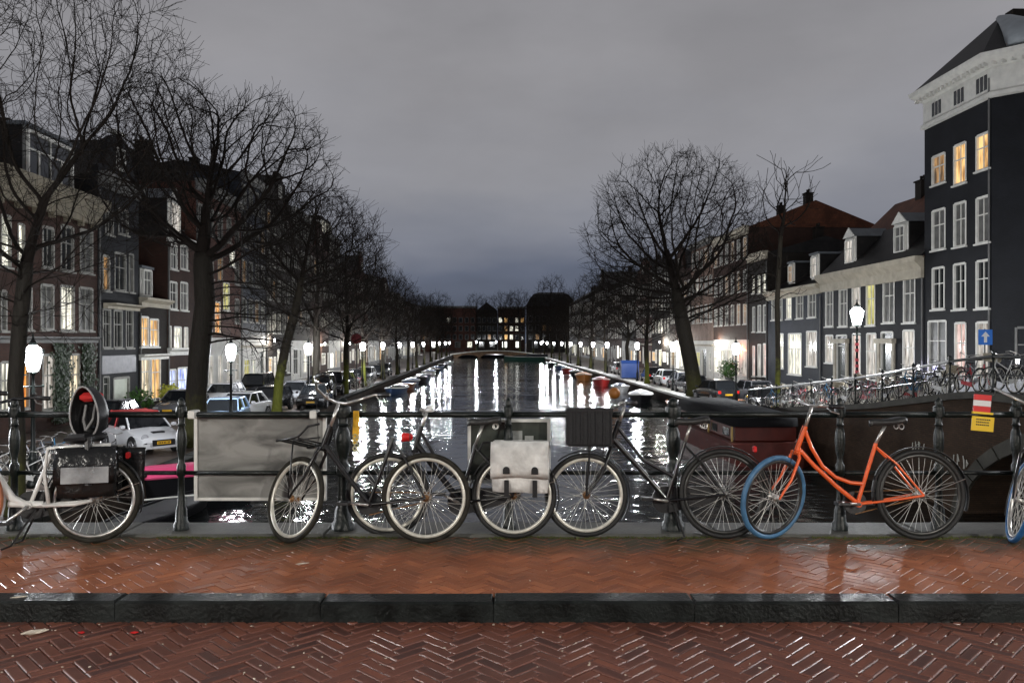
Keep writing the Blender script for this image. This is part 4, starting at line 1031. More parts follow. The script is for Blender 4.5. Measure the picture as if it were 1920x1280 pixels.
def grow_tree(trunk, envs, nattr, step, seed, r0, twig=3, tl=0.6, rtip=0.008, kill=1.6, infl=14, bias=0.2, twig_r=0.5):
    """space colonisation: twigs grow from the trunk toward points scattered through the crown"""
    g = np.random.default_rng(seed)
    A = []
    tot = sum(e[2] for e in envs)
    for c, rad, wgt, zmin in envs:
        k = int(nattr*wgt/tot); P = g.normal(size=(k*3, 3)); P /= np.linalg.norm(P, axis=1)[:, None]
        P *= (g.random(k*3)**(1/3*(1-bias) + 0.0))[:, None]
        P = P*np.array(rad) + np.array(c); P = P[P[:, 2] > zmin][:k]; A.append(P)
    A = np.concatenate(A)
    pos = [np.array(p, float) for p in trunk]; par = [-1] + list(range(len(trunk)-1)); nt_ = len(trunk)
    # densify trunk
    P2 = []; 
    for a, b in zip(pos, pos[1:]):
        m = max(1, int(np.linalg.norm(b-a)/step)); P2 += [a + (b-a)*i/m for i in range(m)]
    P2.append(pos[-1]); pos = P2; par = list(range(-1, len(pos)-1)); ntr = len(pos)
    Pn = np.array(pos)
    start = int(ntr*0.45)
    D = np.full(len(A), 1e9); I = np.zeros(len(A), int)
    def upd(i0, i1):
        nonlocal D, I
        for i in range(i0, i1):
            d = np.linalg.norm(A - pos[i], axis=1); m = d < D; D = np.where(m, d, D); I = np.where(m, i, I)
    upd(start, ntr)
    done = 0; cnt = {}
    for it in range(160):
        if len(A) == 0: break
        m = D < infl*step*(3 if it < 6 else 1)
        if not m.any(): break
        new = []
        order = np.unique(I[m])
        n0 = len(pos)
        for i in order:
            if cnt.get(i, 0) > 3: continue
            v = A[(I == i) & m] - pos[i]; v /= np.linalg.norm(v, axis=1)[:, None] + 1e-9
            q = v.sum(0); nq = np.linalg.norm(q)
            if nq < 0.05: q = g.normal(size=3); nq = np.linalg.norm(q)
            dirp = pos[i] - pos[par[i]] if par[i] >= 0 else np.array((0, 0, 1.))
            dirp = dirp/(np.linalg.norm(dirp)+1e-9)
            q = q/nq + 0.8*dirp + g.normal(size=3)*0.13 + np.array((0, 0, 0.10)); q /= np.linalg.norm(q)
            new.append((i, pos[i] + q*step)); cnt[i] = cnt.get(i, 0) + 1
        if not new: break
        for i, p in new: pos.append(p); par.append(int(i))
        upd(n0, len(pos))
        keep = D > kill*step; A = A[keep]; D = D[keep]; I = I[keep]
    n = len(pos); kids = [[] for _ in range(n)]
    for i in range(1, n):
        if par[i] >= 0: kids[par[i]].append(i)
    # twigs
    base_n = n
    for i in range(ntr, base_n):
        k = twig if not kids[i] else (1 if g.random() < 0.6*twig/3 else 0)
        if k == 0: continue
        dirp = pos[i] - pos[par[i]]; dirp /= np.linalg.norm(dirp)
        for _ in range(k):
            q = dirp + g.normal(size=3)*twig_r; q /= np.linalg.norm(q); p = pos[i]; prev = i; L_ = tl*g.uniform(0.5, 1.3)
            for s_ in range(3):
                q = q + g.normal(size=3)*0.22 + np.array((0, 0, 0.08)); q /= np.linalg.norm(q); p = p + q*L_/3
                pos.append(p); par.append(prev); kids.append([]); kids[prev].append(len(pos)-1); prev = len(pos)-1
    n = len(pos)
    tips = [0.0]*n
    for i in range(n-1, -1, -1):
        if not kids[i]: tips[i] = 1.0
        if par[i] >= 0: tips[par[i]] += tips[i]
    ex = 1/1.92; rs = [max(rtip, r0*(t/tips[0])**ex) for t in tips]
    mt, mc = MB(), MB()
    stack = [(0, None)]
    first = True
    while stack:
        i, pr = stack.pop()
        chain = ([pr] if pr is not None else []) + [i]; c = i
        while kids[c]:
            ks = sorted(kids[c], key=lambda k: -tips[k])
            for k in ks[1:]: stack.append((k, c))
            c = ks[0]; chain.append(c)
            if first and c == ntr - 1: 
                ks = kids[c]
                for k in ks: stack.append((k, c))
                break
        r = [rs[k] for k in chain]
        if pr is not None: r[0] = min(rs[pr], r[1]*1.25)
        big = r[0] > 0.10
        if first:
            r = [q*(1 + 0.55*math.exp(-(pos[k][2]-pos[0][2])/0.35)) for q, k in zip(r, chain)]
            mt.tube([pos[k] for k in chain], r, 12)
        else: mc.tube([pos[k] for k in chain], r, 7 if big else (4 if r[0] > 0.03 else 3), cap=False)
        first = False
    return mt, mc
def place_tree(label, base, mt, mc, bk, group=None, name='bare_tree', rz=0, sc=1.0):
    t = thing(name, label, 'tree', base, rz, group); t.scale = (sc, sc, sc)
    a = mt if isinstance(mt, bpy.types.Mesh) else mt.mesh('trunk', bk, True); b = mc if isinstance(mc, bpy.types.Mesh) else mc.mesh('crown', twig_m, True)
    ta = link('trunk', a, t)
    if a.materials[0] != bk: ta.material_slots[0].link = 'OBJECT'; ta.material_slots[0].material = bk
    link('crown', b, t)
    return t, a, b
def treed(px, side, off=0.9):
    q = (XLQ - off) if side < 0 else (XRQ + off); return q*F/(px-960-SK*F)
# slim leftmost tree with a wide crown reaching over the quay
d = 19.0; bx = (30-960)*d/F
mt, mc = grow_tree([(0,0,0), (0.05,0,1.6), (-0.08,0.1,3.1), (0.1,0,4.6), (0.25,0,6.0)], [((0.2, 0, 9.4), (4.3, 3.6, 4.2), 3, 3.9), ((2.6, 0, 9.6), (1.7, 2.0, 1.6), 0.8, 7), ((0.6,-.3,5.6),(2.0,1.6,1.6),0.35,3.8)], 2600, 0.24, 3, 0.17, twig=5, tl=0.7, rtip=0.005)
place_tree('slim bare tree at the left edge with fine twigs over the lamp', (bx, d, ZS), mt, mc, bark_dark)
d = 31.5; bx = (368-960)*d/F
mt, mc = grow_tree([(0,0,0), (0.0,0,2.0), (0.12,0,3.6), (0.35,0,5.6), (0.25,0,7.6)], [((-1.2, 0, 11.2), (3.0, 3.0, 3.6), 1.5, 6.0), ((2.4, 0, 10.4), (3.0, 3.0, 3.4), 1.6, 4.2), ((2.6, -.6, 5.0), (1.8, 1.4, 1.6), 0.35, 3)], 3000, 0.27, 11, 0.40, twig=6, tl=0.8, rtip=0.007)
place_tree('big bare tree with thick dark trunk before the parked cars on the left quay', (bx, d, ZS), mt, mc, bark_dark)
d = 43.5; bx = (518-960)*d/F
mt, mc = grow_tree([(0,0,0), (0.15,0,2.0), (0.5,0,3.8), (1.0,0,5.6), (1.4,0,7.6)], [((1.6, 0, 8.8), (4.4, 3.6, 3.8), 2, 3.6)], 2200, 0.33, 5, 0.25, twig=4, tl=1.0, rtip=0.008)
place_tree('leaning tree with a yellow green mossy trunk between the parked cars', (bx, d, ZS), mt, mc, bark_mossy)
d = 60; bx = (1305-960)*d/F
mt, mc = grow_tree([(0,0,0), (-0.35,0,2.2), (-0.8,0,4.4), (-1.2,0,6.3), (-1.5,0,8.0)], [((-1.5, 0, 11.4), (6.8, 6.0, 7.1), 3, 5.4), ((-4.8, 0, 8.0), (3.0, 3.0, 2.4), 0.6, 5.0), ((3.3, -1, 8.4), (2.6, 2.4, 1.8), 0.35, 5.5)], 5000, 0.38, 21, 0.56, twig=7, tl=1.1, rtip=0.009)
place_tree('great domed bare tree with a leaning trunk on the right quay', (bx, d, ZS), mt, mc, bark_dark)
d = 43; bx = (1457-960)*d/F
mt, mc = grow_tree([(0,0,0), (0.05,0,3), (0.0,0,6.2), (0.12,0,8.4), (0.2,0,9.8)], [((0.35, 0, 11.6), (1.5, 1.4, 2.1), 1.5, 8.6), ((-.1, 0, 7.2), (1.3, 1.1, 1.8), 0.3, 5)], 260, 0.40, 8, 0.14, twig=2, tl=1.3, rtip=0.008, twig_r=0.25, bias=-.2)
place_tree('thin upright tree with green mossy stem before the blue grey house', (bx, d, ZS), mt, mc, bark_mossy)
variants = []
for sd, (rx_, rz_) in ((31, (4.6, 5.2)), (42, (4.0, 5.8)), (53, (5.2, 4.8))):
    mt, mc = grow_tree([(0,0,0), (0.1,0,2), (0.0,0.1,4), (0.25,0,5.6)], [((0.2, 0, 9.6), (rx_, rx_, rz_), 1, 4.2)], 1500, 0.46, sd, 0.25, twig=6, tl=1.2, rtip=0.012)
    variants.append((mt.mesh('trunk', bark_dark, True), mc.mesh('crown', twig_m, True)))
lt = ['dark bare tree behind the leaning mossy tree on the left quay', 'bare tree left of the red round sign', 'bare tree with a pale mossy stem right of the red round sign', 'bare tree past the far cars of the left quay']
for i, d in enumerate((53, 63, 74, 88, 99, 113, 127, 143, 160, 178, 200, 226)):
    v = variants[i % 3]; near = i < 4
    place_tree(lt[i] if near else '%s tree of the dark far row along the left bank' % ORD[max(0, i-4)], (xq(XLQ-1.0, d)+random.uniform(-.2,.3), d, ZS), v[0], v[1], bark_mossy if i in (1, 2) else bark_dark, None if near else 'far trees on the left bank', rz=random.uniform(0, 6), sc=(0.95, 0.86, 0.80, 0.84, 0.78, 0.80, 0.74, 0.78, 0.80, 0.82, 0.85, 0.85)[i])
rt = ['bare tree just left of the great domed tree', 'bare tree behind the blue container', 'bare tree left of the blue container']
for i, d in enumerate((78, 92, 107, 122, 138, 156, 176, 200, 226)):
    v = variants[(i+1) % 3]; near = i < 3
    place_tree(rt[i] if near else '%s tree of the dark far row along the right bank' % ORD[max(0, i-3)], (xq(XRQ+1.2, d)+random.uniform(-.2,.3), d, ZS), v[0], v[1], bark_mossy if i == 0 else bark_dark, None if near else 'far trees on the right bank', rz=random.uniform(0, 6), sc=random.uniform(0.76, 0.92))
for i, (px, s_) in enumerate(((1000, 1.0), (1062, 1.05))):
    v = variants[i]; place_tree('bare tree before the domed block, %s one' % ('left', 'right')[i], ((px-960)*258/F, 258, ZS), v[0], v[1], bark_dark, rz=i*2, sc=s_*1.15)
for i, (px, s_) in enumerate(((820, 1.45), (893, 1.35), (945, 1.5), (975, 1.5), (1035, 1.75), (760, 1.4))):
    v = variants[i % 3]; yy = 285 if i != 4 else 282
    place_tree('distant bare tree beyond the far bridge, ' + ('second from the left', 'third from the left', 'left of the two close together', 'right of the two close together', 'rightmost by the domed block', 'leftmost')[i], ((px-960)*yy/F, yy, ZS), v[0], v[1], bark_dark, 'trees beyond the far bridge', rz=i, sc=s_)

# ------------------------------------------------------------------ cars
car_glass = mat('car_glass', (0.010, 0.012, 0.014), 0.05, spec=0.9)
tyre_m = mat('car_tyre', (0.015, 0.015, 0.015), 0.7)
rim_m = mat('car_rim', (0.35, 0.35, 0.36), 0.35, metal=0.7)
head_m = mat('headlight_glass', (0.55, 0.56, 0.58), 0.1, metal=0.3)
tail_m = mat('tail_light_red', (0.45, 0.01, 0.01), 0.2, emit=(1, 0.03, 0.02), estr=0.35, sampled=False)
plate_m = mat('yellow_plate', (0.75, 0.42, 0.02), 0.4)
def car(label, loc, heading, body, L_=4.2, W_=1.76, H_=1.46, roof='sedan', rz_m=None, mini=False, name='parked_car', group=None, cat='car'):
    """x forward, wheels on z = 0"""
    t = thing(name, label, cat, loc, heading, group)
    bm = body; hw = W_/2; hl = L_/2; belt = 0.92 if roof != 'van' else 1.05; hood = belt - 0.10
    st = [(-hl, 0.80*hw, 0.42, belt-0.22), (-hl+0.08, 0.93*hw, 0.26, belt-0.04), (-hl+0.45, hw, 0.22, belt+0.01), (-0.5*hl, hw, 0.2, belt+0.02), (0.1*hl, hw, 0.2, belt), (0.42*hl, hw, 0.2, belt-0.02),
          (0.62*hl, 0.99*hw, 0.2, hood), (hl-0.35, 0.95*hw, 0.2, hood-0.09), (hl-0.08, 0.86*hw, 0.24, hood-0.20), (hl, 0.74*hw, 0.36, hood-0.32)]
    rings = []
    for x, w_, b, tp in st:
        m = (b+tp)/2
        rings.append([(x, -w_*0.90, b), (x, -w_*0.985, b+0.12), (x, -w_, m), (x, -w_*0.97, tp-0.07), (x, -w_*0.86, tp), (x, 0, tp+0.03), (x, w_*0.86, tp), (x, w_*0.97, tp-0.07), (x, w_, m), (x, w_*0.985, b+0.12), (x, w_*0.90, b)])
    mb = MB().loft(rings); me = mb.mesh('body', bm); smooth_by_angle(me, 35); bo = link('body', me, t)
    # greenhouse
    if roof == 'sedan': g = (-0.72*hl, 0.50*hl, -0.48*hl, 0.16*hl)
    elif roof == 'hatch': g = (-0.90*hl, 0.50*hl, -0.72*hl, 0.14*hl)
    elif roof == 'van': g = (-0.96*hl, 0.66*hl, -0.90*hl, 0.36*hl)
    else: g = (-0.80*hl, 0.42*hl, -0.55*hl, 0.06*hl)
    x0, x1, x2, x3 = g; wb_, wt = 0.90*hw, 0.72*hw; zt = H_
    def rect(a, b, w_, z): return [(a, -w_, z), (b, -w_, z), (b, w_, z), (a, w_, z)]
    gl = MB().loft([rect(x0+0.03, x1-0.03, wb_-0.015, belt-0.03), rect(x2+0.02, x3-0.02, wt-0.01, zt-0.06)])
    gl.build('windows', car_glass, t)
    rm = rz_m or bm
    ro = MB().loft([rect(x2-0.03, x3+0.05, wt+0.02, zt-0.07), rect(x2+0.03, x3-0.02, wt-0.03, zt-0.015), rect(x2+0.25, x3-0.25, wt-0.25, zt+0.01)])
    def pil(a, b, r=0.03): ro.tube([a, b], r, 5)
    for s in (-1, 1):
        pil((x0, s*wb_, belt-0.02), (x2, s*wt, zt-0.06), 0.05 if rz_m is None else 0.10); MB().tube([(x1, s*wb_, belt-0.02), (x3, s*wt, zt-0.06)], 0.032, 5).build('pillar', bm, t); xm = (x2+x3)/2
        pil((xm, s*wb_*1.0, belt-0.02), (xm, s*wt*1.01, zt-0.06), 0.03)
    if rz_m: ro.loft([[(x0-0.02, -wb_, belt), (x0-0.02, wb_, belt), (x0+0.05, wb_, belt)], [(x2-0.02, -wt, zt-0.06), (x2-0.02, wt, zt-0.06), (x2+0.05, wt, zt-0.06)]])
    me = ro.mesh('roof', rm); link('roof', me, t)
    wr = 0.31 if L_ < 4.6 else 0.34
    for sx, xx in ((-1, -0.60*hl), (1, 0.62*hl)):
        for s in (-1, 1):
            wp = link('wheel', None, t, (xx, s*(hw-0.085), wr))
            MB().lathe([(wr*0.62, -0.10), (wr*0.97, -0.10), (wr, -0.06), (wr, 0.06), (wr*0.97, 0.10), (wr*0.62, 0.10)], 24, axis='y').build('tyre', tyre_m, wp)
            r = MB(); r.torus(wr*0.60, 0.025, 20, 5, (0, s*0.09, 0))
            for k in range(5):
                a = 2*PI*k/5; r.tube([(0, s*0.088, 0), (wr*0.6*math.cos(a), s*0.10, wr*0.6*math.sin(a))], 0.03, 4)
            r.build('rim', rim_m, wp)
            MB().torus(wr+0.035, 0.035, 20, 5, (xx, s*(hw-0.012), wr), -0.15, PI+0.15, 1.0).build('wheel_arch', black_plastic, t)
    for s in (-1, 1):
        if mini: MB().lathe([(0.135, 0), (0.12, 0.05), (0.05, 0.075)], 14, (hl-0.20, s*hw*0.70, hood-0.18), 'x').build('headlight', head_m, t)
        else: MB().bbox(hl-0.20, hl-0.03, *sorted((s*hw*0.56, s*hw*0.88)), hood-0.31, hood-0.18, 0.03).build('headlight', head_m, t)
        MB().bbox(-hl-0.005, -hl+0.10, *sorted((s*hw*0.62, s*hw*0.84)), belt-0.30, belt-0.10, 0.02).build('tail_light', tail_m, t)
        MB().bbox(x1-0.22, x1-0.08, *sorted((s*(hw+0.02), s*(hw+0.17))), belt, belt+0.13, 0.03).build('mirror', bm, t)
    MB().bbox(hl-0.06, hl+0.015, -hw*0.48, hw*0.48, 0.34, hood-0.34 if not mini else 0.56, 0.02).build('grille', black_plastic, t)
    p = MB().box(hl+0.016, hl+0.03, -0.25, 0.25, 0.40, 0.51).build('number_plate', plate_m, t)
    MB().box(-hl-0.03, -hl-0.006, -0.25, 0.25, 0.50, 0.61).build('number_plate', plate_m, t)
    if mini:
        for i, y in enumerate((-0.19, -0.13, -0.07, 0.0, 0.06, 0.14, 0.19)):
            MB().box(hl+0.031, hl+0.034, y-0.018, y+0.018, 0.425, 0.485).build('plate_mark', black_plastic, p)
        MB().bbox(hl-0.62, hl-0.40, -0.22, 0.22, hood-0.075, hood+0.005, 0.01).build('bonnet_scoop', black_plastic, t)
        for s in (-1, 1):
            MB().lathe([(0.06, 0), (0.05, 0.03)], 10, (hl-0.02, s*hw*0.52, 0.38), 'x').build('fog_light', head_m, t)
    return t
white_car = mat('white_car_paint', (0.72, 0.73, 0.75), 0.22, coat=0.7)
blue_car = mat('pale_blue_car_paint', (0.30, 0.42, 0.60), 0.22, coat=0.7)
black_car = mat('black_car_paint', (0.015, 0.016, 0.018), 0.16, coat=0.8)
grey_car = mat('grey_car_paint', (0.12, 0.12, 0.13), 0.2, coat=0.8)
red_top = mat('red_soft_top', (0.50, 0.03, 0.03), 0.6, bump=0.2)
car('small white convertible with a red soft top at the left quay edge', (-14.1, 30.4, ZS), R(-42), white_car, 3.85, 1.72, 1.50, 'soft', red_top, mini=True)
CARS = [(38.0, -2.9, blue_car, 'hatch', 4.0, 'pale blue hatchback right of the big left trunk'), (42.3, -3.4, white_car, 'sedan', 4.3, 'white car behind the pale blue hatchback'),
        (47.5, -3.3, black_car, 'hatch', 4.2, 'black hatchback left of the mossy leaning trunk'), (50.6, -1.3, black_car, 'sedan', 4.6, 'black car with a pale windscreen right of the mossy leaning trunk'),
        (57.5, -2.4, grey_car, 'van', 4.7, 'dark people carrier behind the black car'), (63.5, -2.6, black_car, 'van', 4.6, 'black van farther along the left quay')]
for d, off, m_, rf_, ln, lb in CARS:
    car(lb, (xq(XLQ, d)+off+0.9, d, ZS), R(-90+random.uniform(-7, 7)) - SK, m_, ln, 1.8, 1.46 if rf_ != 'van' else 1.75, rf_)
for q_, (d, off, m_, rf_, lb) in enumerate(((36.5, -7.6, black_car, 'sedan', 'black car by the house fronts behind the pale blue hatchback'), (44.5, -7.4, grey_car, 'hatch', 'grey hatchback by the house fronts left of the mossy trunk'),
        (51.5, -7.4, white_car, 'hatch', 'white hatchback by the house fronts, seen past the mossy trunk'), (58.5, -7.3, black_car, 'van', 'tall black van by the white ground floor of the left bank'))):
    car(lb, (xq(XLQ, d)+off+0.9, d, ZS), R(-90) - SK, m_, 4.2, 1.78, 1.46 if rf_ != 'van' else 1.8, rf_)
car('silver car between the two dark cars of the left quay', (xq(XLQ, 54)-2.4, 54, ZS), R(-92) - SK, mat('silver_car_paint', (0.42, 0.43, 0.45), 0.2, coat=0.7, metal=0.3), 4.3, 1.78, 1.48, 'hatch')
for i, d in enumerate((70, 76.5, 83, 90, 97)):
    car('%s dim car of the far row on the left quay' % ORD[i], (xq(XLQ, d)-2.2, d, ZS), R(-90) - SK, (black_car, grey_car, white_car)[i % 3], 4.3, 1.78, 1.5, 'hatch', group='far cars on the left quay')
car('dark car with glowing red tail lights right of the great tree', (14.1, 55.5, ZS), R(100), black_car, 4.3, 1.78, 1.5, 'hatch')
car('second dark car with red tail lights next to the lamp', (16.4, 55.0, ZS), R(98), grey_car, 4.3, 1.78, 1.5, 'hatch')
car('black car with a pale bumper before the thin mossy tree', (15.0, 47.0, ZS), R(-96), black_car, 4.4, 1.8, 1.5, 'sedan')
car('grey car left of the great tree trunk', (14.4, 64.5, ZS), R(95), grey_car, 4.2, 1.78, 1.48, 'hatch')
for i, d in enumerate((70, 76, 82.5, 97, 103)):
    car('%s dim car of the far row on the right quay' % ORD[i], (xq(XRQ, d)+2.4, d, ZS), R(92), (grey_car, white_car, black_car)[i % 3], 4.3, 1.78, 1.5, 'hatch', group='far cars on the right quay')
ct = thing('waste_container', 'bright blue container on the right quay edge', 'container', (xq(XRQ+1.05, 88), 88, ZS), 0)
bl = mat('bright_blue_enamel', (0.008, 0.035, 0.15), 0.45)
MB().bbox(-0.95, 0.95, -0.6, 0.6, 0.12, 1.75, 0.05).build('body', bl, ct); MB().prism([(-0.62, 1.755), (0.62, 1.755), (0.4, 2.05), (-0.4, 2.05)], -0.98, 0.98, 'x').build('lid', bl, ct)
for s in (-0.7, 0.7): MB().box(s-.1, s+.1, -0.5, 0.5, 0, 0.118).build('foot', black_plastic, ct)
bs = thing('potted_bush', 'round green bush in a pot before the bright ground floor', 'plant', (20.5, 75.5, ZS), 0)
MB().lathe([(0.3, 0), (0.42, 0.7), (0.45, 0.72)], 12).build('pot', dull_trim, bs)
leaf_b = mat('bush_leaf', (0.05, 0.13, 0.02), 0.5, var=0.4, vscale=5); leaf_y = mat('yellow_green_leaf', (0.50, 0.50, 0.06), 0.5, var=0.3, vscale=5)
def leaf_ball(c, r, n, s=0.12):
    mb = MB()
    for _ in range(n):
        v = Vector((random.gauss(0,1), random.gauss(0,1), random.gauss(0,1))).normalized() * r * random.uniform(0.55, 1.05) * (1 + 0.2*math.sin(7*_))
        p = v + Vector(c); a = Vector((random.gauss(0,1), random.gauss(0,1), random.gauss(0,1))).normalized()*s; b = a.cross(v).normalized()*s*0.6
        mb.quad(tuple(p-a), tuple(p+b), tuple(p+a), tuple(p-b))
    return mb
leaf_ball((0, 0, 1.5), 0.95, 700).build('foliage', leaf_b, bs)
yx = xq(XLF, 49)+1.6
yp = thing('shrub', 'yellow green shrub before the white shopfront on the left', 'plant', (yx, 48, ZS), 0)
leaf_ball((0, 0, 1.0), 0.62, 420, 0.10).build('foliage', leaf_y, yp); MB().lathe([(0.25, 0), (0.33, 0.5), (0.34, 0.52)], 10).build('pot', dull_trim, yp)
yp = thing('shrub', 'dark green low shrub left of the yellow green shrub', 'plant', (yx-0.6, 45.6, ZS), 0)
leaf_ball((0, 0, 0.75), 0.75, 420, 0.10).build('foliage', leaf_b, yp); MB().lathe([(0.25, 0), (0.33, 0.3), (0.34, 0.32)], 10).build('pot', dull_trim, yp)
rs_ = thing('round_sign', 'dim red round sign on a pole among the left bank trees', 'sign', (xq(XLQ-0.6, 66)+0.25, 66, ZS), 0)
MB().tube([(0,0,0), (0,0,4.9)], 0.05, 6).build('pole', dull_trim, rs_); MB().lathe([(0.42, 0), (0.42, 0.04)], 20, (0, -0.09, 4.35), 'y').build('disc', mat('dull_red_enamel', (0.22, 0.02, 0.03), 0.5), rs_)

# ------------------------------------------------------------------ boats
def boat(label, loc, heading, hull, L_=6, W_=2.0, H_=0.9, cover=None, cabin=None, name='moored_boat', group=None, stripe=None):
    t = thing(name, label, 'boat', loc, heading, group)
    def ring(x, w_, b, tp, flare=0.75): return [(x, -w_, tp), (x, -w_*flare, b+0.15), (x, 0, b), (x, w_*flare, b+0.15), (x, w_, tp)]
    hl = L_/2; st = [(-hl, 0.72, 0), (-hl*0.6, 0.95, 0), (0, 1, 0), (hl*0.5, 0.86, 0.08), (hl*0.82, 0.5, 0.2), (hl, 0.06, 0.34)]
    me = MB().loft([ring(x, w_*W_/2, -0.15, H_*(0.72+0.5*up)) for x, w_, up in st]).mesh('hull', hull); smooth_by_angle(me, 50); link('hull', me, t)
    g = MB()
    for s in (-1, 1): g.tube([(x, s*w_*W_/2, H_*(0.72+0.5*up)+0.02) for x, w_, up in st], 0.045, 6)
    g.build('gunwale', stripe or white_trim, t)
    if cover:
        me = MB().loft([[(x, -w_*W_/2*0.98, H_*(0.72+0.5*up)+0.02), (x, -w_*W_/4, H_*(0.72+0.5*up)+0.22*w_+0.03), (x, 0, H_*(0.72+0.5*up)+0.30*w_+0.04), (x, w_*W_/4, H_*(0.72+0.5*up)+0.22*w_+0.03), (x, w_*W_/2*0.98, H_*(0.72+0.5*up)+0.02)] for x, w_, up in st]).mesh('cover', cover)
        smooth_by_angle(me, 60); link('cover', me, t)
    if cabin:
        MB().bbox(-hl*0.5, hl*0.25, -W_*0.33, W_*0.33, H_*0.72, H_*0.72+0.75, 0.08).build('cabin', cabin, t)
        for s in (-1, 1):
            for k in range(3): MB().box(-hl*0.42+k*hl*0.22, -hl*0.27+k*hl*0.22, *sorted((s*W_*0.332, s*W_*0.345)), H_*0.72+0.3, H_*0.72+0.6).build('cabin_window', glass_dark, t)
    return t
pinkm = mat('pink_hull_paint', (0.55, 0.055, 0.15), 0.35, coat=0.3)
blueh = mat('blue_hull_paint', (0.03, 0.06, 0.14), 0.4, coat=0.3); dark_h = mat('dark_hull_paint', (0.007, 0.007, 0.009), 0.65, spec=0.2); brownh = mat('varnished_hull', (0.20, 0.07, 0.025), 0.3, coat=0.4)
redh = mat('red_hull_paint', (0.28, 0.02, 0.018), 0.35); whiteh = mat('white_hull_paint', (0.6, 0.6, 0.6), 0.4); orangeh = mat('orange_buoy_paint', (0.42, 0.15, 0.025), 0.45)
boat('small boat under a bright pink cover moored by the left quay wall', (-10.35, 25.6, ZW), R(32), dark_h, 3.9, 1.5, 1.0, cover=pinkm, stripe=pinkm)
boat('flat dark boat with a red tipped oar behind the pink covered boat', (-9.6, 22.2, ZW), R(84), dark_h, 4.4, 1.4, 0.45, stripe=dark_h)
oar = thing('oar', 'oar with a red blade lying across the flat dark boat', 'oar', (-9.0, 22.6, ZW+0.55), R(25)); MB().tube([(-1.3,0,0),(0.7,0,0.05)], 0.025, 6).build('shaft', white_trim, oar); MB().bbox(0.7, 1.25, -0.09, 0.09, 0.03, 0.07, 0.01).build('blade', red_plastic, oar)
lb_ = ['blue hulled boat moored first in the left bank row', 'varnished brown boat next in the left bank row', 'covered boat behind the brown boat on the left bank']
for i, (d, hm, cm) in enumerate(((76, blueh, tarp_black), (83, brownh, None), (90, blueh, blueh), (98, dark_h, tarp_black), (107, blueh, None), (117, whiteh, blueh), (128, dark_h, tarp_black), (140, blueh, None), (155, dark_h, None), (172, whiteh, None))):
    boat(lb_[i] if i < 3 else '%s small far boat of the moored row on the left bank' % ORD[i-3], (xq(XLQ, d)+1.7+random.uniform(0, .5), d, ZW), R(-90)+random.uniform(-.08,.08), hm, random.uniform(4.8, 6.4), 1.9, 0.72, cover=cm, stripe=hm if i % 2 else None, group=None if i < 3 else 'far boats on the left bank')
boat('small boat with round orange fender moored below the right quay', (xq(XRQ, 66)-1.9, 66, ZW), R(-100), dark_h, 6.0, 2.0, 0.8, cover=whiteh)
for px, py, d in ((1152, 738, 63),):
    f = at(px, py, d); q = MB().ball((0,0,0), 0.46, 14, 10).build('round_fender', orangeh, None, True); q.location = (f[0], f[1], ZW+0.85); tag(q, 'big round orange fender at the bow of the right quay boat', 'fender')
boat('varnished open boat with orange trim near the orange fender', (xq(XRQ, 53)-1.6, 53, ZW), R(-96), brownh, 6.4, 2.0, 1.1, stripe=orangeh)
boat('white covered dinghy left of the orange fender', (xq(XRQ, 78)-1.6, 78, ZW), R(-95), whiteh, 4.6, 1.8, 0.75, cover=blueh)
boat('bright red boat by the right bank', (xq(XRQ, 89)-1.9, 89, ZW), R(-94), redh, 5.0, 2.0, 0.95, cover=redh)
boat('orange hulled boat beyond the red boat', (xq(XRQ, 103)-2.2, 103, ZW), R(-93), orangeh, 6.0, 2.2, 0.9, cover=orangeh)
for i, (d, hm) in enumerate(((116, dark_h), (128, redh), (142, blueh), (160, dark_h))):
    boat('%s small far boat of the moored row on the right bank' % ORD[i], (xq(XRQ, d)-1.7, d, ZW), R(-90), hm, 5.5, 2.0, 0.8, cover=tarp_black, group='far boats on the right bank')
boat('glass roofed tour boat passing at the far bridge', ((1000-960)*205/F, 205, ZW), R(178), mat('green_boat_hull', (0.02, 0.06, 0.045), 0.4), 15, 3.6, 1.3, cabin=glass_dark, name='tour_boat')
# dark red barge under a black tarpaulin beside the side bridge
bg_ = thing('covered_barge', 'dark red barge with a black rounded canvas roof below the side bridge', 'boat', (xq(SBX, 40)-2.3, 38.5, ZW), R(92))
hr = mat('oxblood_hull', (0.10, 0.018, 0.012), 0.4, var=0.3, vscale=2)
me = MB().loft([[(x, -w_, tp), (x, -w_*0.9, -0.2), (x, w_*0.9, -0.2), (x, w_, tp)] for x, w_, tp in ((-7.5, 1.0, 1.0), (-6.8, 1.6, 0.85), (4, 1.7, 0.85), (6.5, 1.2, 1.0), (7.8, 0.1, 1.3))]).mesh('hull', hr); link('hull', me, bg_)
MB().bbox(-6, 3.2, -1.25, 1.25, 0.86, 1.45, 0.04).build('cabin', hr, bg_)
for k in range(5): MB().bbox(-5.2+k*1.7, -4.3+k*1.7, 1.256, 1.27, 0.98, 1.32, 0.004).build('cabin_window', glass_dark, bg_)
for x in (-5.8, -2.4, 1.0): MB().box(x-0.05, x+0.05, 1.3, 1.36, 0.8, 1.5).build('fender_board', mat('ochre_board', (0.45, 0.30, 0.08), 0.5), bg_)
prof = [(-1.45, 1.46), (-1.42, 1.8), (-1.2, 1.98), (0, 2.04), (1.2, 1.98), (1.42, 1.8), (1.45, 1.46)]
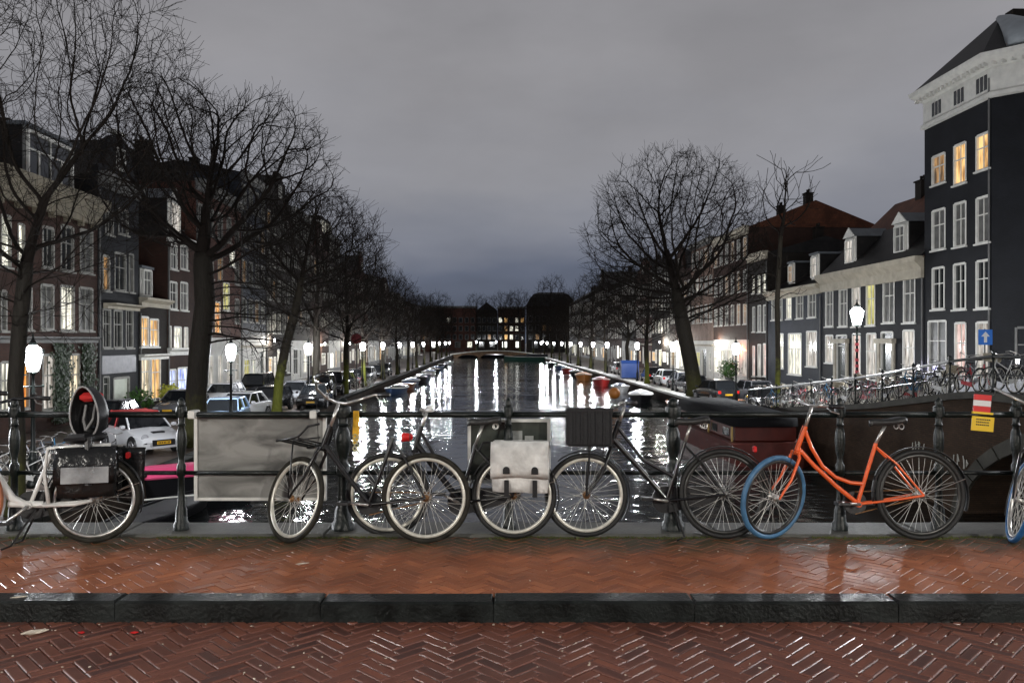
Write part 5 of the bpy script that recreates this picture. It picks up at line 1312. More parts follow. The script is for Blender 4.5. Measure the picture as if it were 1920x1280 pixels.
me = MB().loft([[(x, a*s_, 1.46+(b-1.46)*s_) for a, b in prof] for x, s_ in ((-6.2, 0.7), (-5.9, 0.95), (3.0, 1.0), (3.6, 0.8), (3.9, 0.3))]).mesh('canvas_roof', mat('matt_black_canvas', (0.007, 0.007, 0.008), 0.85, spec=0.15, bump=0.4, bscale=8)); smooth_by_angle(me, 60); link('canvas_roof', me, bg_)
# ------------------------------------------------------------------ railing of the near bridge
YF = 6.38
rail = thing('bridge_railing', 'dark cast iron railing along the near bridge', 'railing', (0, YF, 0))
zt = EYE - (777-640)*YF/F; zm = EYE - (886-640)*YF/F
POSTX = [27, 340, 643, 953, 1262, 1575, 1760, 1905]
def post_mesh(k=1.0):
    return MB().lathe([(0.080*k, 0.0), (0.080*k, 0.05), (0.062*k, 0.07), (0.056*k, 0.16), (0.040*k, 0.20), (0.034*k, 0.30), (0.032*k, zm-0.05), (0.046*k, zm-0.04), (0.046*k, zm+0.04), (0.030*k, zm+0.06), (0.030*k, zm+0.10), (0.046*k, zm+0.16), (0.052*k, zm+0.24),
        (0.046*k, zm+0.30), (0.030*k, zm+0.345), (0.042*k, zm+0.36), (0.030*k, zm+0.375), (0.034*k, zt-0.045), (0.052*k, zt-0.04), (0.056*k, zt+0.0), (0.052*k, zt+0.04), (0.034*k, zt+0.048), (0.038*k, zt+0.07), (0.026*k, zt+0.10), (0.004, zt+0.115)], 20)
pm_ = post_mesh(0.76).mesh('post', iron); smooth_by_angle(pm_, 50); pk = post_mesh(1.15).mesh('post', iron); smooth_by_angle(pk, 50)
xsP = [(p-960)*YF/F for p in POSTX]
for i, xx in enumerate(xsP): link('post', pk if POSTX[i] in (643, 1262) else pm_, rail, (xx, 0, 0.022))
ends = [-9.0] + xsP + [9.0]
for i in range(len(ends)-1):
    a, b = ends[i]+0.012, ends[i+1]-0.012
    MB().tube([(a, 0, zt), (b, 0, zt)], 0.024, 10).build('top_rail', iron, rail, smooth=True)
    MB().tube([(a, 0, zm), (b, 0, zm)], 0.017, 8).build('middle_rail', iron, rail, smooth=True)

# display frames fixed behind the railing
smudge = bpy.data.materials.new('smeared_perspex'); smudge.use_nodes = True
t_ = smudge.node_tree; n_, l_ = t_.nodes, t_.links; b_ = n_['Principled BSDF']
c_ = n_.new('ShaderNodeTexCoord'); mp_ = n_.new('ShaderNodeMapping'); mp_.inputs['Scale'].default_value = (1.2, 1, 3.0); l_.new(c_.outputs['Object'], mp_.inputs[0])
z_ = n_.new('ShaderNodeTexNoise'); z_.inputs['Scale'].default_value = 2.2; z_.inputs['Detail'].default_value = 5; z_.inputs['Distortion'].default_value = 0.8; l_.new(mp_.outputs[0], z_.inputs['Vector'])
r_ = n_.new('ShaderNodeValToRGB'); r_.color_ramp.elements[0].position = 0.36; r_.color_ramp.elements[1].position = 0.62
r_.color_ramp.elements[0].color = (0.09, 0.09, 0.085, 1); r_.color_ramp.elements[1].color = (0.27, 0.27, 0.255, 1)
l_.new(z_.outputs['Fac'], r_.inputs[0]); l_.new(r_.outputs[0], b_.inputs['Base Color']); b_.inputs['Roughness'].default_value = 0.35
def frame(label, px0, px1, py0, py1, yy, m_in, inner=None, bars=()):
    x0, _, z1 = at(px0, py0, yy); x1, _, z0 = at(px1, py1, yy)
    t = thing('display_frame', label, 'frame', (x0, yy, z0)); w_, h_ = x1-x0, z1-z0
    f = MB(); k = 0.026
    f.bbox(0, k, -0.015, 0.02, 0, h_, 0.004); f.bbox(w_-k, w_, -0.015, 0.02, 0, h_, 0.004); f.bbox(k+.001, w_-k-.001, -0.014, 0.019, h_-k, h_, 0.004); f.bbox(k+.001, w_-k-.001, -0.014, 0.019, 0, k, 0.004)
    f.build('frame', alu, t)
    MB().bbox(k, w_-k, 0.002, 0.010, k, h_-k, 0.001).build('panel', m_in, t)
    for bx_ in bars: MB().bbox(bx_, bx_+0.02, -0.012, 0.0, k, h_-k, 0.003).build('bar', alu, t)
    return t, w_, h_
t, w_, h_ = frame('wide grey display board in a pale metal frame on the railing', 365, 612, 774, 938, YF+0.07, smudge)
for cx_ in (0.0, w_-0.10):
    MB().bbox(cx_, cx_+0.05, -0.14, -0.02, h_-0.035, h_+0.03, 0.006).build('clamp', alu, t)
MB().box(0.02, w_-0.02, -0.028, -0.016, h_-0.012, h_+0.004).build('top_strip', alu, t)
green_glass = mat('dull_dark_panel', (0.045, 0.052, 0.045), 0.18, var=0.6, vscale=6)
t, w_, h_ = frame('smaller dark display frame behind the white panniers', 877, 1032, 785, 905, YF+0.07, green_glass, bars=(0.30,))
for (a, b, c, e) in ((0.36, 0.44, 0.34, 0.42), (0.46, 0.53, 0.30, 0.38)): MB().box(a, b, -0.004, 0.0, c, e).build('stuck_paper', mat('grey_paper', (0.28,0.29,0.28), 0.8, var=0.3, vscale=20), t)

# red, white and yellow boards on the rail
yb = YF - 0.035
sg = thing('striped_board', 'small red and white striped board leaning on the top rail', 'sign', at(1840, 772, yb), 0)
sg.rotation_euler = (0, R(5), 0)
red_e = mat('red_sign_enamel', (0.62, 0.03, 0.03), 0.35); white_e = mat('white_sign_enamel', (0.72, 0.72, 0.72), 0.35)
for k, (a, b, m_) in enumerate(((0.0, 0.046, red_e), (0.046, 0.092, white_e), (0.092, 0.138, red_e))):
    MB().box(-0.068, 0.068, -0.006, 0.006, a+0.0006, b-0.0006).build('stripe', m_, sg)
yl = mat('yellow_sign_enamel', (0.78, 0.52, 0.03), 0.35)
sy = thing('yellow_board', 'yellow notice board hanging under the striped board', 'sign', at(1841, 808, yb-0.005), 0)
sy.rotation_euler = (0, R(5), 0)
MB().bbox(-0.088, 0.088, -0.004, 0.004, 0, 0.115, 0.002).build('board', yl, sy)
MB().box(-0.09, 0.075, -0.005, 0.006, 0.135, 0.152).build('strip', yl, sy)
mkk = mat('dark_print', (0.05, 0.04, 0.02), 0.6)
for r0 in (0.045, 0.066, 0.087):
    xx = -0.055
    while xx < 0.05:
        wv = random.uniform(0.006, 0.014); MB().box(xx, xx+wv, -0.0062, -0.0042, r0, r0+0.010).build('print_mark', mkk, sy); xx += wv + 0.004
# yellow strap on the rail
ys_ = thing('yellow_strap', 'yellow rag and chain tied to the top rail by the post', 'strap', at(668, 770, YF-0.045), 0)
MB().loft([[(a*0.03+o_, -0.012, z), (0.03*b+o_, -0.012, z), (0.03*b+o_, 0.006, z), (a*0.03+o_, 0.006, z)] for z, a, b, o_ in ((0, -.7, .7, 0), (-0.08, -.9, .6, .004), (-0.17, -.8, .9, -.004), (-0.26, -.5, .4, -.008))]).build('strap', mat('yellow_webbing', (0.72, 0.40, 0.02), 0.7, var=0.3, vscale=20, bump=0.4), ys_)
c = MB()
for k in range(6): c.torus(0.016, 0.005, 12, 5, (-0.008 + 0.012*(k % 2), -0.012, -0.20-0.024*k))
c.build('chain', mat('dirty_brass', (0.4, 0.38, 0.2), 0.5, metal=0.4), ys_)

# ------------------------------------------------------------------ bicycles
def wheel_parts(parent, Rw, tyre_mat, rim_mat, nsp=36, rt=0.020, loc=(0,0,0), M_=None, hubr=0.022, spm=None, rimr=0.015):
    wp = link('wheel', None, parent)
    if M_ is not None: wp.matrix_basis = M_
    else: wp.location = loc
    me = MB().torus(Rw-rt, rt, 72, 10).mesh('tyre', tyre_mat, True); link('tyre', me, wp)
    me = MB().torus(Rw-2*rt-rimr*0.6, rimr, 72, 8, sy=1.0).mesh('rim', rim_mat, True); link('rim', me, wp)
    sp = MB(); ri = Rw-2*rt-rimr
    for k in range(nsp):
        a = 2*PI*k/nsp; side = 1 if k % 2 else -1; off = (1 if (k//2) % 2 else -1)*R(62)
        sp.tube([(hubr*math.cos(a+off), side*0.026, hubr*math.sin(a+off)), (ri*math.cos(a), side*0.003, ri*math.sin(a))], 0.0015, 4, cap=False)
    link('spokes', sp.mesh('spokes', spm or spoke_m), wp)
    link('hub', MB().lathe([(0.008, -0.055), (0.008, -0.036), (hubr+0.006, -0.033), (hubr+0.006, -0.028), (hubr*0.6, -0.022), (hubr*0.6, 0.022), (hubr+0.006, 0.028), (hubr+0.006, 0.033), (0.008, 0.036), (0.008, 0.055)], 14, axis='y').mesh('hub', rust if rim_mat is steel_rim else chrome, True), wp)
    v = MB().tube([(ri+0.004, 0, 0), (ri-0.035, 0, 0.0)], 0.0035, 5); link('valve', v.mesh('valve', black_plastic), wp)
    return wp
def saddle_mesh():
    mb = MB(); rings = []
    for x, w_, z in ((-0.13, 0.05, 0.028), (-0.12, 0.088, 0.036), (-0.08, 0.10, 0.034), (-0.02, 0.078, 0.022), (0.04, 0.040, 0.018), (0.10, 0.024, 0.020), (0.135, 0.015, 0.012)):
        rings.append([(x, -w_, z-0.035), (x, -w_*0.92, z-0.008), (x, -w_*0.5, z), (x, 0, z-0.004), (x, w_*0.5, z), (x, w_*0.92, z-0.008), (x, w_, z-0.035), (x, w_*0.5, z-0.045), (x, -w_*0.5, z-0.045)])
    mb.loft(rings); return mb
SADDLE = saddle_mesh().mesh('saddle', saddle_m, True)
def steer_matrix(ht, hb, ang):
    ax = (Vector(ht) - Vector(hb)).normalized()
    return Matrix.Translation(Vector(hb)) @ Matrix.Rotation(ang, 4, ax) @ Matrix.Translation(-Vector(hb))
def bicycle(label, px_rear, Y, lean=5, yaw=0, wb=1.06, Rr=0.345, Rf=0.345, steer=0, bb=(0.45, 0.28), ht=(0.80, 0.88), hb=(0.86, 0.70), st=(0.27, 0.74), tubes=None, paint=None, saddle=None,
            bar='town', bar_h=None, tyre_r=None, tyre_f=None, rims=None, rim_f=None, rear_fender=True, front_fender=True, chaincase=True, rack=False, front_rack=False, crate=False, light=None, tail=True, crank_a=0.3, stand=False, nspoke=36, forkm=None, seatpost=True, barm=None, head=True, grip=None, group='bicycles leaning on the bridge railing'):
    paint = paint or black_paint; x0 = (px_rear - 960)*Y/F
    t = thing('bicycle', label, 'bicycle', (x0, Y, 0.001), PI + R(yaw), group, rx=R(lean))
    tyre_r = tyre_r or rubber; tyre_f = tyre_f or tyre_r; rims = rims or steel_rim
    wheel_parts(t, Rr, tyre_r, rims, nspoke, loc=(0, 0, Rr))
    S = steer_matrix((ht[0], 0, ht[1]), (hb[0], 0, hb[1]), R(steer))
    wheel_parts(t, Rf, tyre_f, rim_f or rims, nspoke, M_=S @ Matrix.Translation((wb, 0, Rf)))
    P = lambda p: (p[0], 0, p[1])
    fr = MB()
    for pts, r_ in (tubes or [([ht2 for ht2 in ((hb[0]-0.01, hb[1]+0.04), bb)], 0.018), ([(ht[0], ht[1]-0.03), (0.62, 0.60), (0.40, 0.47)], 0.014)]):
        fr.tube([P(p) for p in pts], r_, 10)
    fr.tube([P(bb), P(st)], 0.015, 10); fr.tube([P(hb), P(ht)], 0.021, 12); fr.lathe([(0.024, -0.036), (0.024, 0.036)], 12, P(bb), 'y')
    for s in (-1, 1):
        fr.tube([(bb[0]-0.02, s*0.018, bb[1]), (0.2, s*0.04, bb[1]*0.5+Rr*0.5), (0.0, s*0.062, Rr)], 0.0095, 8)
        fr.tube([(st[0]+0.0, s*0.014, st[1]-0.03), (st[0]*0.6, s*0.045, st[1]*0.62+Rr*0.38), (0.0, s*0.062, Rr)], 0.008, 8)
    me = fr.mesh('frame', paint); smooth_by_angle(me, 50); link('frame', me, t)
    fk = MB()
    for s in (-1, 1):
        fk.tube([(hb[0], s*0.02, hb[1]-0.01), (hb[0]+0.01, s*0.045, hb[1]-0.05), (hb[0]+(wb-hb[0])*0.45, s*0.054, Rf+(hb[1]-Rf)*0.38), (wb-0.035, s*0.058, Rf+0.05), (wb, s*0.058, Rf)], [0.013, 0.013, 0.011, 0.009, 0.008], 8)
    fk.bbox(hb[0]-0.025, hb[0]+0.025, -0.035, 0.035, hb[1]-0.03, hb[1]+0.0, 0.006)
    me = fk.mesh('fork', forkm or paint); smooth_by_angle(me, 50); o = link('fork', me, t); o.matrix_basis = S
    if bar:
        bh = bar_h or ht[1]+0.16; hx = ht[0] - (bh-ht[1])*0.33
        m_ = MB(); m_.tube([(ht[0], 0, ht[1]-0.02), (hx, 0, bh-0.01)], 0.0135, 10)
        if bar == 'town': pts = [(hx-0.24, 0.27, bh+0.05), (hx-0.10, 0.29, bh+0.06), (hx+0.02, 0.22, bh+0.045), (hx+0.05, 0.10, bh+0.01), (hx+0.03, 0.0, bh)]
        elif bar == 'wide': pts = [(hx-0.20, 0.33, bh+0.115), (hx-0.06, 0.30, bh+0.12), (hx+0.03, 0.20, bh+0.06), (hx+0.03, 0.09, bh+0.01), (hx+0.03, 0.0, bh)]
        else: pts = [(hx-0.05, 0.26, bh+0.03), (hx, 0.16, bh+0.02), (hx+0.03, 0.06, bh+0.005), (hx+0.03, 0, bh)]
        full = pts + [(a, -b, c_) for a, b, c_ in pts[-2::-1]]
        m_.tube(full, 0.0115, 8); me = m_.mesh('handlebar', barm or chrome, True); o = link('handlebar', me, t); o.matrix_basis = S
        for s in (1, -1):
            a = Vector(pts[0]); b = Vector(pts[1]); a.y *= s; b.y *= s; e = a + (a-b).normalized()*0.0; f_ = a + (b-a).normalized()*0.11
            g = link('grip', MB().tube([e, f_], 0.0165, 8).mesh('grip', grip or black_plastic, True), o)
            q = Vector(pts[2]); q.y *= s
            bl_ = MB().tube([f_ + Vector((0.02, 0, -0.01)), (f_+e)/2 + Vector((0.05, s*0.0, -0.035)), e + Vector((0.045, 0, -0.05))], 0.005, 6); link('brake_lever', bl_.mesh('brake_lever', chrome), o)
        bell = MB().lathe([(0.024, 0), (0.024, 0.010), (0.015, 0.022), (0.002, 0.026)], 12, (hx+0.03, 0.10, bh+0.012)); link('bell', bell.mesh('bell', chrome, True), o)
        cb = MB(); cb.tube([(pts[1][0]+.05, 0.25, bh+0.02), (hx+0.13, 0.10, bh-0.04), (hb[0]+0.04, 0.02, hb[1]+0.05), (hb[0]+0.08, 0.02, hb[1]-0.1)], 0.003, 5); link('brake_cable', cb.mesh('brake_cable', black_plastic), o)
    if seatpost and saddle:
        sp = MB().tube([P(st), (saddle[0]+0.01, 0, saddle[1]-0.02)], 0.0125, 10).mesh('seat_post', chrome, True); link('seat_post', sp, t)
        so = link('saddle', SADDLE, t, (saddle[0], 0, saddle[1])); so.scale = (1.0, 1.0, 1.15)
        u = MB(); 
        for s in (-1, 1): u.torus(0.018, 0.004, 14, 5, (-0.09, s*0.045, -0.03))
        link('saddle_spring', u.mesh('saddle_spring', chrome), so)
    if rear_fender:
        m_ = MB().torus(Rr+0.016, 0.024, 40, 8, (0, 0, Rr), R(-12), R(200), sy=1.0, sx=0.22); o = link('mudguard', m_.mesh('mudguard', black_plastic, True), t)
        link('stay', MB().tube([(0, 0.064, Rr), (-(Rr+0.01)*math.cos(R(20)), 0.024, Rr+(Rr+0.01)*math.sin(R(20)))], 0.003, 5).mesh('stay', chrome), o)
    if front_fender:
        m_ = MB().torus(Rf+0.016, 0.024, 40, 8, (wb, 0, Rf), R(50), R(215), sy=1.0, sx=0.22); o = link('mudguard', m_.mesh('mudguard', black_plastic, True), t); o.matrix_basis = S
    # cranks, chainwheel, pedals
    cr_ = MB(); ca = crank_a; cl = 0.165
    pa = (bb[0]+cl*math.cos(ca), 0.075, bb[1]+cl*math.sin(ca)); pb = (bb[0]-cl*math.cos(ca), -0.075, bb[1]-cl*math.sin(ca))
    cr_.tube([(bb[0], 0.05, bb[1]), pa], [0.013, 0.009], 8); cr_.tube([(bb[0], -0.05, bb[1]), pb], [0.013, 0.009], 8); cr_.tube([(bb[0], -0.055, bb[1]), (bb[0], 0.055, bb[1])], 0.009, 8)
    co = link('crank', cr_.mesh('crank', chrome, True), t)
    for p, s in ((pa, 1), (pb, -1)):
        link('pedal', MB().bbox(p[0]-0.045, p[0]+0.045, *sorted((p[1], p[1]+s*0.095)), p[2]-0.013, p[2]+0.013, 0.004).mesh('pedal', black_plastic), co)
    cw_ = MB().lathe([(0.088, -0.046), (0.092, -0.044), (0.088, -0.042)], 28, (bb[0], 0, bb[1]), 'y'); link('chainwheel', cw_.mesh('chainwheel', black_plastic), t)
    if chaincase:
        r0, r1 = 0.105, 0.052; poly = [(bb[0]+r0*math.cos(a), bb[1]+r0*math.sin(a)) for a in np.linspace(-PI/2, PI/2, 12)] + [(0+r1*math.cos(a), Rr+r1*math.sin(a)) for a in np.linspace(PI/2, 3*PI/2, 8)]
        MB().prism(poly, -0.062, -0.030).build('chain_case', black_plastic, t)
    else:
        c_ = MB()
        for dz in (0.085, -0.085): c_.tube([(bb[0], -0.044, bb[1]+dz), (0, -0.044, Rr+dz*0.4)], 0.0045, 5)
        c_.lathe([(0.04, -0.046), (0.04, -0.042)], 16, (0, 0, Rr), 'y'); c_.build('chain', rust, t)
    if rack:
        rk = MB(); zr = 2*Rr+0.075
        for s in (-1, 1):
            rk.tube([(st[0]-0.02, s*0.03, st[1]-0.06), (st[0]-0.06, s*0.055, zr), (-0.20, s*0.06, zr)], 0.006, 6); rk.tube([(-0.10, s*0.06, zr), (0.0, s*0.066, Rr)], 0.005, 6); rk.tube([(0.06, s*0.06, zr), (0.0, s*0.066, Rr)], 0.005, 6)
        for x_ in (-0.19, -0.08, 0.04, 0.14): rk.tube([(x_, -0.06, zr), (x_, 0.06, zr)], 0.005, 6)
        rk.build('rear_rack', chrome if rack == 'chrome' else black_plastic, t)
    if tail: MB().bbox(-Rr*0.62-0.04, -Rr*0.62-0.015, -0.025, 0.025, Rr+Rr*0.92, Rr+Rr*0.92+0.05, 0.008).build('tail_light', red_plastic, t)
    if light: 
        o = link('headlight', MB().lathe([(0.012, -0.05), (0.03, -0.03), (0.036, 0.03), (0.030, 0.036)], 14, (hb[0]+0.07, 0, hb[1]+0.09), 'x').mesh('headlight', light, True), t); o.matrix_basis = S
    if front_rack:
        k = MB(); zr = 2*Rf+0.10
        for s in (-1, 1):
            k.tube([(hb[0]+0.0, s*0.06, zr+0.13), (hb[0]+0.06, s*0.12, zr+0.10), (hb[0]+0.12, s*0.15, zr+0.02), (hb[0]+0.38, s*0.15, zr)], 0.009, 7); k.tube([(wb, s*0.066, Rf), (hb[0]+0.20, s*0.13, zr)], 0.006, 6)
            k.tube([(hb[0]+0.02, s*0.02, hb[1]+0.07), (hb[0]+0.20, s*0.13, zr)], 0.006, 6)
        for x_ in (0.12, 0.21, 0.30, 0.38): k.tube([(hb[0]+x_, -0.15, zr+0.01), (hb[0]+x_, 0.15, zr+0.01)], 0.007, 6)
        o = link('front_rack', k.mesh('front_rack', black_plastic, True), t); o.matrix_basis = S
    if stand:
        k = MB(); 
        for s in (-1, 1): k.tube([(bb[0]-0.05, s*0.03, bb[1]-0.03), (bb[0]-0.02+stand*0.1, s*0.12, 0.03), (bb[0]+0.04+stand*0.1, s*0.13, 0.008)], 0.008, 6)
        k.build('kickstand', black_plastic, t)
    return t, S

# black bicycle with a front rack and no saddle
bicycle('black bicycle without a saddle, front rack and wide silver handlebar, left of the middle', 798, 6.03, lean=5, wb=1.03, Rr=0.338, Rf=0.328, steer=-40, bb=(0.435, 0.29), ht=(0.735, 0.88), hb=(0.79, 0.72), st=(0.25, 0.79),
        tubes=[([(0.78, 0.74), (0.60, 0.50), (0.435, 0.30)], 0.019)], bar='wide', bar_h=1.06, tyre_r=rubber_dusty, rear_fender=False, front_fender=False, chaincase=False, front_rack=True, crank_a=0.12, saddle=None, tail=False, nspoke=36)
# black bicycle with white panniers
b4, _ = bicycle('black bicycle carrying white double panniers', 963, 6.17, lean=4, yaw=-5, wb=0.99, Rr=0.330, Rf=0.325, steer=10, bb=(0.42, 0.27), ht=(0.73, 0.86), hb=(0.78, 0.68), st=(0.30, 0.72), tubes=[([(0.77, 0.72), (0.60, 0.50), (0.42, 0.28)], 0.024), ([(0.73, 0.80), (0.58, 0.55), (0.40, 0.42)], 0.014)],
        saddle=(0.235, 0.895), bar='short', bar_h=0.97, light=red_plastic, chaincase=True, rack=True, front_fender=True, crank_a=0.5, grip=white_paint)
# black transport bicycle with a plastic crate
b5, S5 = bicycle('black bicycle with a big black plastic crate over its front wheel', 1358, 6.16, lean=4, yaw=-3, wb=1.06, Rr=0.345, Rf=0.325, steer=4, bb=(0.44, 0.29), ht=(0.80, 0.90), hb=(0.86, 0.72), st=(0.29, 0.74), tubes=[([(0.85, 0.76), (0.65, 0.54), (0.44, 0.30)], 0.021), ([(0.81, 0.85), (0.62, 0.60), (0.38, 0.47)], 0.015)],
        saddle=(0.235, 0.90), bar='short', bar_h=1.02, front_rack=False, rims=dark_rim, rim_f=steel_rim, crank_a=0.15, stand=-1, tyre_r=rubber, rack=False)
# orange bicycle with a blue front tyre
b6, _ = bicycle('orange step-through bicycle with a blue front tyre', 1728, 6.12, lean=4, yaw=-1, wb=1.135, Rr=0.346, Rf=0.328, steer=30, bb=(0.48, 0.275), ht=(0.865, 0.865), hb=(0.935, 0.68), st=(0.325, 0.735),
        tubes=[([(0.93, 0.705), (0.80, 0.56), (0.64, 0.41), (0.48, 0.28)], 0.017), ([(0.865, 0.83), (0.82, 0.70), (0.74, 0.56), (0.64, 0.475), (0.53, 0.435), (0.42, 0.425)], 0.015)],
        paint=orange_paint, saddle=(0.235, 0.90), bar='short', bar_h=1.03, tyre_r=rubber, tyre_f=blue_tyre, rims=dark_rim, rear_fender=True, front_fender=False, chaincase=False, crank_a=0.1, tail=False)
# white electric bicycle at the left
b1, S1 = bicycle('white bicycle with a child seat and black panniers at the left edge', 176, 6.04, lean=4, yaw=14, wb=0.93, Rr=0.325, Rf=0.345, steer=-14, bb=(0.44, 0.30), ht=(0.74, 0.87), hb=(0.79, 0.70), st=(0.30, 0.68), tubes=[([(0.77, 0.72), (0.66, 0.52), (0.56, 0.36), (0.46, 0.30)], 0.030), ([(0.58, 0.32), (0.30, 0.30)], 0.026)],
        paint=white_paint, saddle=None, bar='town', bar_h=1.06, tyre_r=rubber_dusty, tyre_f=tan_tyre, rims=chrome, light=red_plastic, rear_fender=True, front_fender=False, rack='chrome', crank_a=-0.7, stand=1, barm=black_paint, nspoke=32)
# extras of the white bicycle
hp = MB(); hp.tube([(0.30, 0.05, 0.31), (0.33, 0.06, 0.55), (0.31, 0.06, 0.72), (0.10, 0.06, 0.735), (-0.12, 0.06, 0.735)], 0.014, 8); hp.tube([(0.34, 0.05, 0.30), (0.12, 0.06, 0.30), (0.0, 0.065, 0.325)], 0.014, 8); hp.build('side_frame', white_paint, b1, smooth=True)
seat = thing('child_seat', 'black child seat with a red head cushion on the white bicycle', 'child seat'); seat.matrix_world = b1.matrix_world
def on_bike(bike, p):
    return Matrix.LocRotScale(bike.location, bike.rotation_euler, None) @ Matrix.Translation(p)
def put_on(t, bike, p): 
    m_ = on_bike(bike, p); t.location = m_.to_translation(); t.rotation_euler = m_.to_euler()
put_on(seat, b1, (0.03, 0, 0.78)); seat.rotation_euler.z += R(58)
egg = [(0.135*math.cos(a)*(1-0.16*math.sin(a)), 0.205+0.195*math.sin(a)) for a in np.linspace(0, 2*PI, 29)[:-1]]
me = MB().loft([[(x_, y*k_, 0.205+(z-0.205)*k_) for y, z in egg] for x_, k_ in ((0.055, 1.0), (-0.02, 0.97), (-0.07, 0.80), (-0.095, 0.40), (-0.08, 0.38), (-0.055, 0.76), (-0.01, 0.92), (0.055, 0.95))], cap=False).mesh('shell', black_plastic, True); link('shell', me, seat)
sh = MB().tube([(0.058, y, z) for y, z in egg + egg[:1]], 0.007, 6); link('shell_rim', sh.mesh('shell_rim', mat('grey_rim_plastic', (0.30,0.30,0.30), 0.4), True), seat)
me = MB().bbox(-0.075, 0.03, -0.062, 0.062, 0.285, 0.355, 0.022).mesh('head_cushion', mat('red_fabric', (0.55, 0.02, 0.02), 0.7), False); link('head_cushion', me, seat)
MB().bbox(-0.09, -0.02, -0.08, 0.08, 0.05, 0.27, 0.03).build('back_cushion', tarp_black, seat)
MB().bbox(-0.05, 0.16, -0.10, 0.10, -0.02, 0.05, 0.025).build('seat_base', black_plastic, seat)
h_ = MB()
for q in (-0.045, 0.045): h_.tube([(-0.01, q, 0.26), (0.02, q, 0.15), (0.05, 0, 0.07)], 0.010, 5)
h_.build('harness', mat('grey_strap', (0.2,0.2,0.2), 0.6), seat)
MB().tube([(0.11, 0.08, 0.02), (0.13, 0.09, -0.22), (0.14, 0.09, -0.33)], 0.03, 8).build('leg_guard', black_plastic, seat)
def pannier(name, label, bike, p, sx, sy, sz, m_, sides=(1, -1), flap=True, windows=False, sag=0.02, gm=None, bulge=0.1):
    t = thing(name, label, 'pannier'); put_on(t, bike, p)
    for s in sides:
        rings = []
        nz = 8
        for k in range(nz+1):
            f_ = k/nz; w_ = sx/2*(1 + bulge*math.sin(PI*f_)*0.5 - 0.10*(f_ < 0.05)); th = sy*(0.75 + 0.35*math.sin(PI*min(1, f_*1.1)))
            y0 = s*0.068; z = -sz*f_
            pts = [(-w_, y0, z), (-w_+0.01, y0+s*th*0.8, z), (-w_*0.5, y0+s*th*(1+random.uniform(-.1,.1)), z), (0, y0+s*th*(0.96+random.uniform(-.1,.1)), z), (w_*0.5, y0+s*th*(1+random.uniform(-.1,.1)), z), (w_-0.01, y0+s*th*0.8, z), (w_, y0, z)]
            rings.append([(a, b, c_+random.uniform(-.004,.004)) for a, b, c_ in pts])
        me = MB().loft(rings).mesh('bag', m_, True); bo = link('bag', me, t)
        if flap:
            rings = []
            for k in range(6):
                f_ = k/5; z = 0.012 - sz*0.72*f_; th = sy*(0.80+0.36*math.sin(PI*min(1, f_*0.9))) + 0.012 + random.uniform(0, .006)
                rings.append([(x_, 0.068*s+s*(th + 0.004*math.sin(x_*50+f_*4)), z - 0.012*abs(x_)/sx*2*f_) for x_ in np.linspace(-sx/2*1.03, sx/2*1.03, 9)] + [(x_, 0.068*s+s*(th-0.008), z) for x_ in np.linspace(sx/2*1.03, -sx/2*1.03, 9)])
            fl = link('flap', MB().loft(rings).mesh('flap', gm or m_, True), bo)
            if windows:
                for xx in (-sx*0.27, sx*0.23):
                    MB().prism([(xx+0.026*math.cos(a), -sz*0.53+0.026*math.sin(a)) for a in np.linspace(0, PI, 8)] + [(xx-0.026, -sz*0.53-0.03), (xx+0.026, -sz*0.53-0.03)], *sorted((s*(0.068+sy*1.16+0.014), s*(0.068+sy*1.16+0.022)))).build('buckle_hole', black_plastic, bo)
                    MB().bbox(xx-0.018, xx+0.018, *sorted((s*(0.068+sy*0.9), s*(0.068+sy*1.12))), -sz-0.03, -sz*0.74, 0.004).build('strap', black_plastic, bo)
    MB().bbox(-sx/2, sx/2, -0.07, 0.07, 0.0, 0.014, 0.004).build('top', m_, t)
    return t
bag_white = mat('grubby_white_canvas', (0.68, 0.68, 0.66), 0.65, var=0.28, vscale=9, bump=0.5, bscale=22)
pannier('panniers', 'grubby white canvas double panniers on the black bicycle', b4, (-0.055, 0, 0.735), 0.43, 0.075, 0.37, bag_white, windows=True)
grey_fl = mat('grey_reflective_flap', (0.30, 0.31, 0.32), 0.25, var=0.5, vscale=6, bump=0.5, bscale=14)
pannier('panniers', 'shiny black panniers with a grey flap on the white bicycle', b1, (0.03, 0, 0.715), 0.40, 0.10, 0.36, tarp_black, gm=None)
MB().bbox(-0.17, 0.15, 0.205, 0.211, -0.25, -0.13, 0.003).build('reflective_patch', grey_fl, bpy.data.objects['panniers.001'])
cv = thing('rain_cover', 'black crumpled rain cover hanging on the railing behind the white bicycle', 'rain cover', at(243, 838, 6.30))
rings = []
for k in range(9):
    f_ = k/8; rings.append([((0.13+0.02*math.sin(3*f_+a*2))*math.cos(a)*(1-0.35*f_), 0.04*math.sin(a)-0.02, -0.43*f_) for a in np.linspace(0, 2*PI, 15)[:-1]])
link('cover', MB().loft(rings).mesh('cover', tarp_black, True), cv)
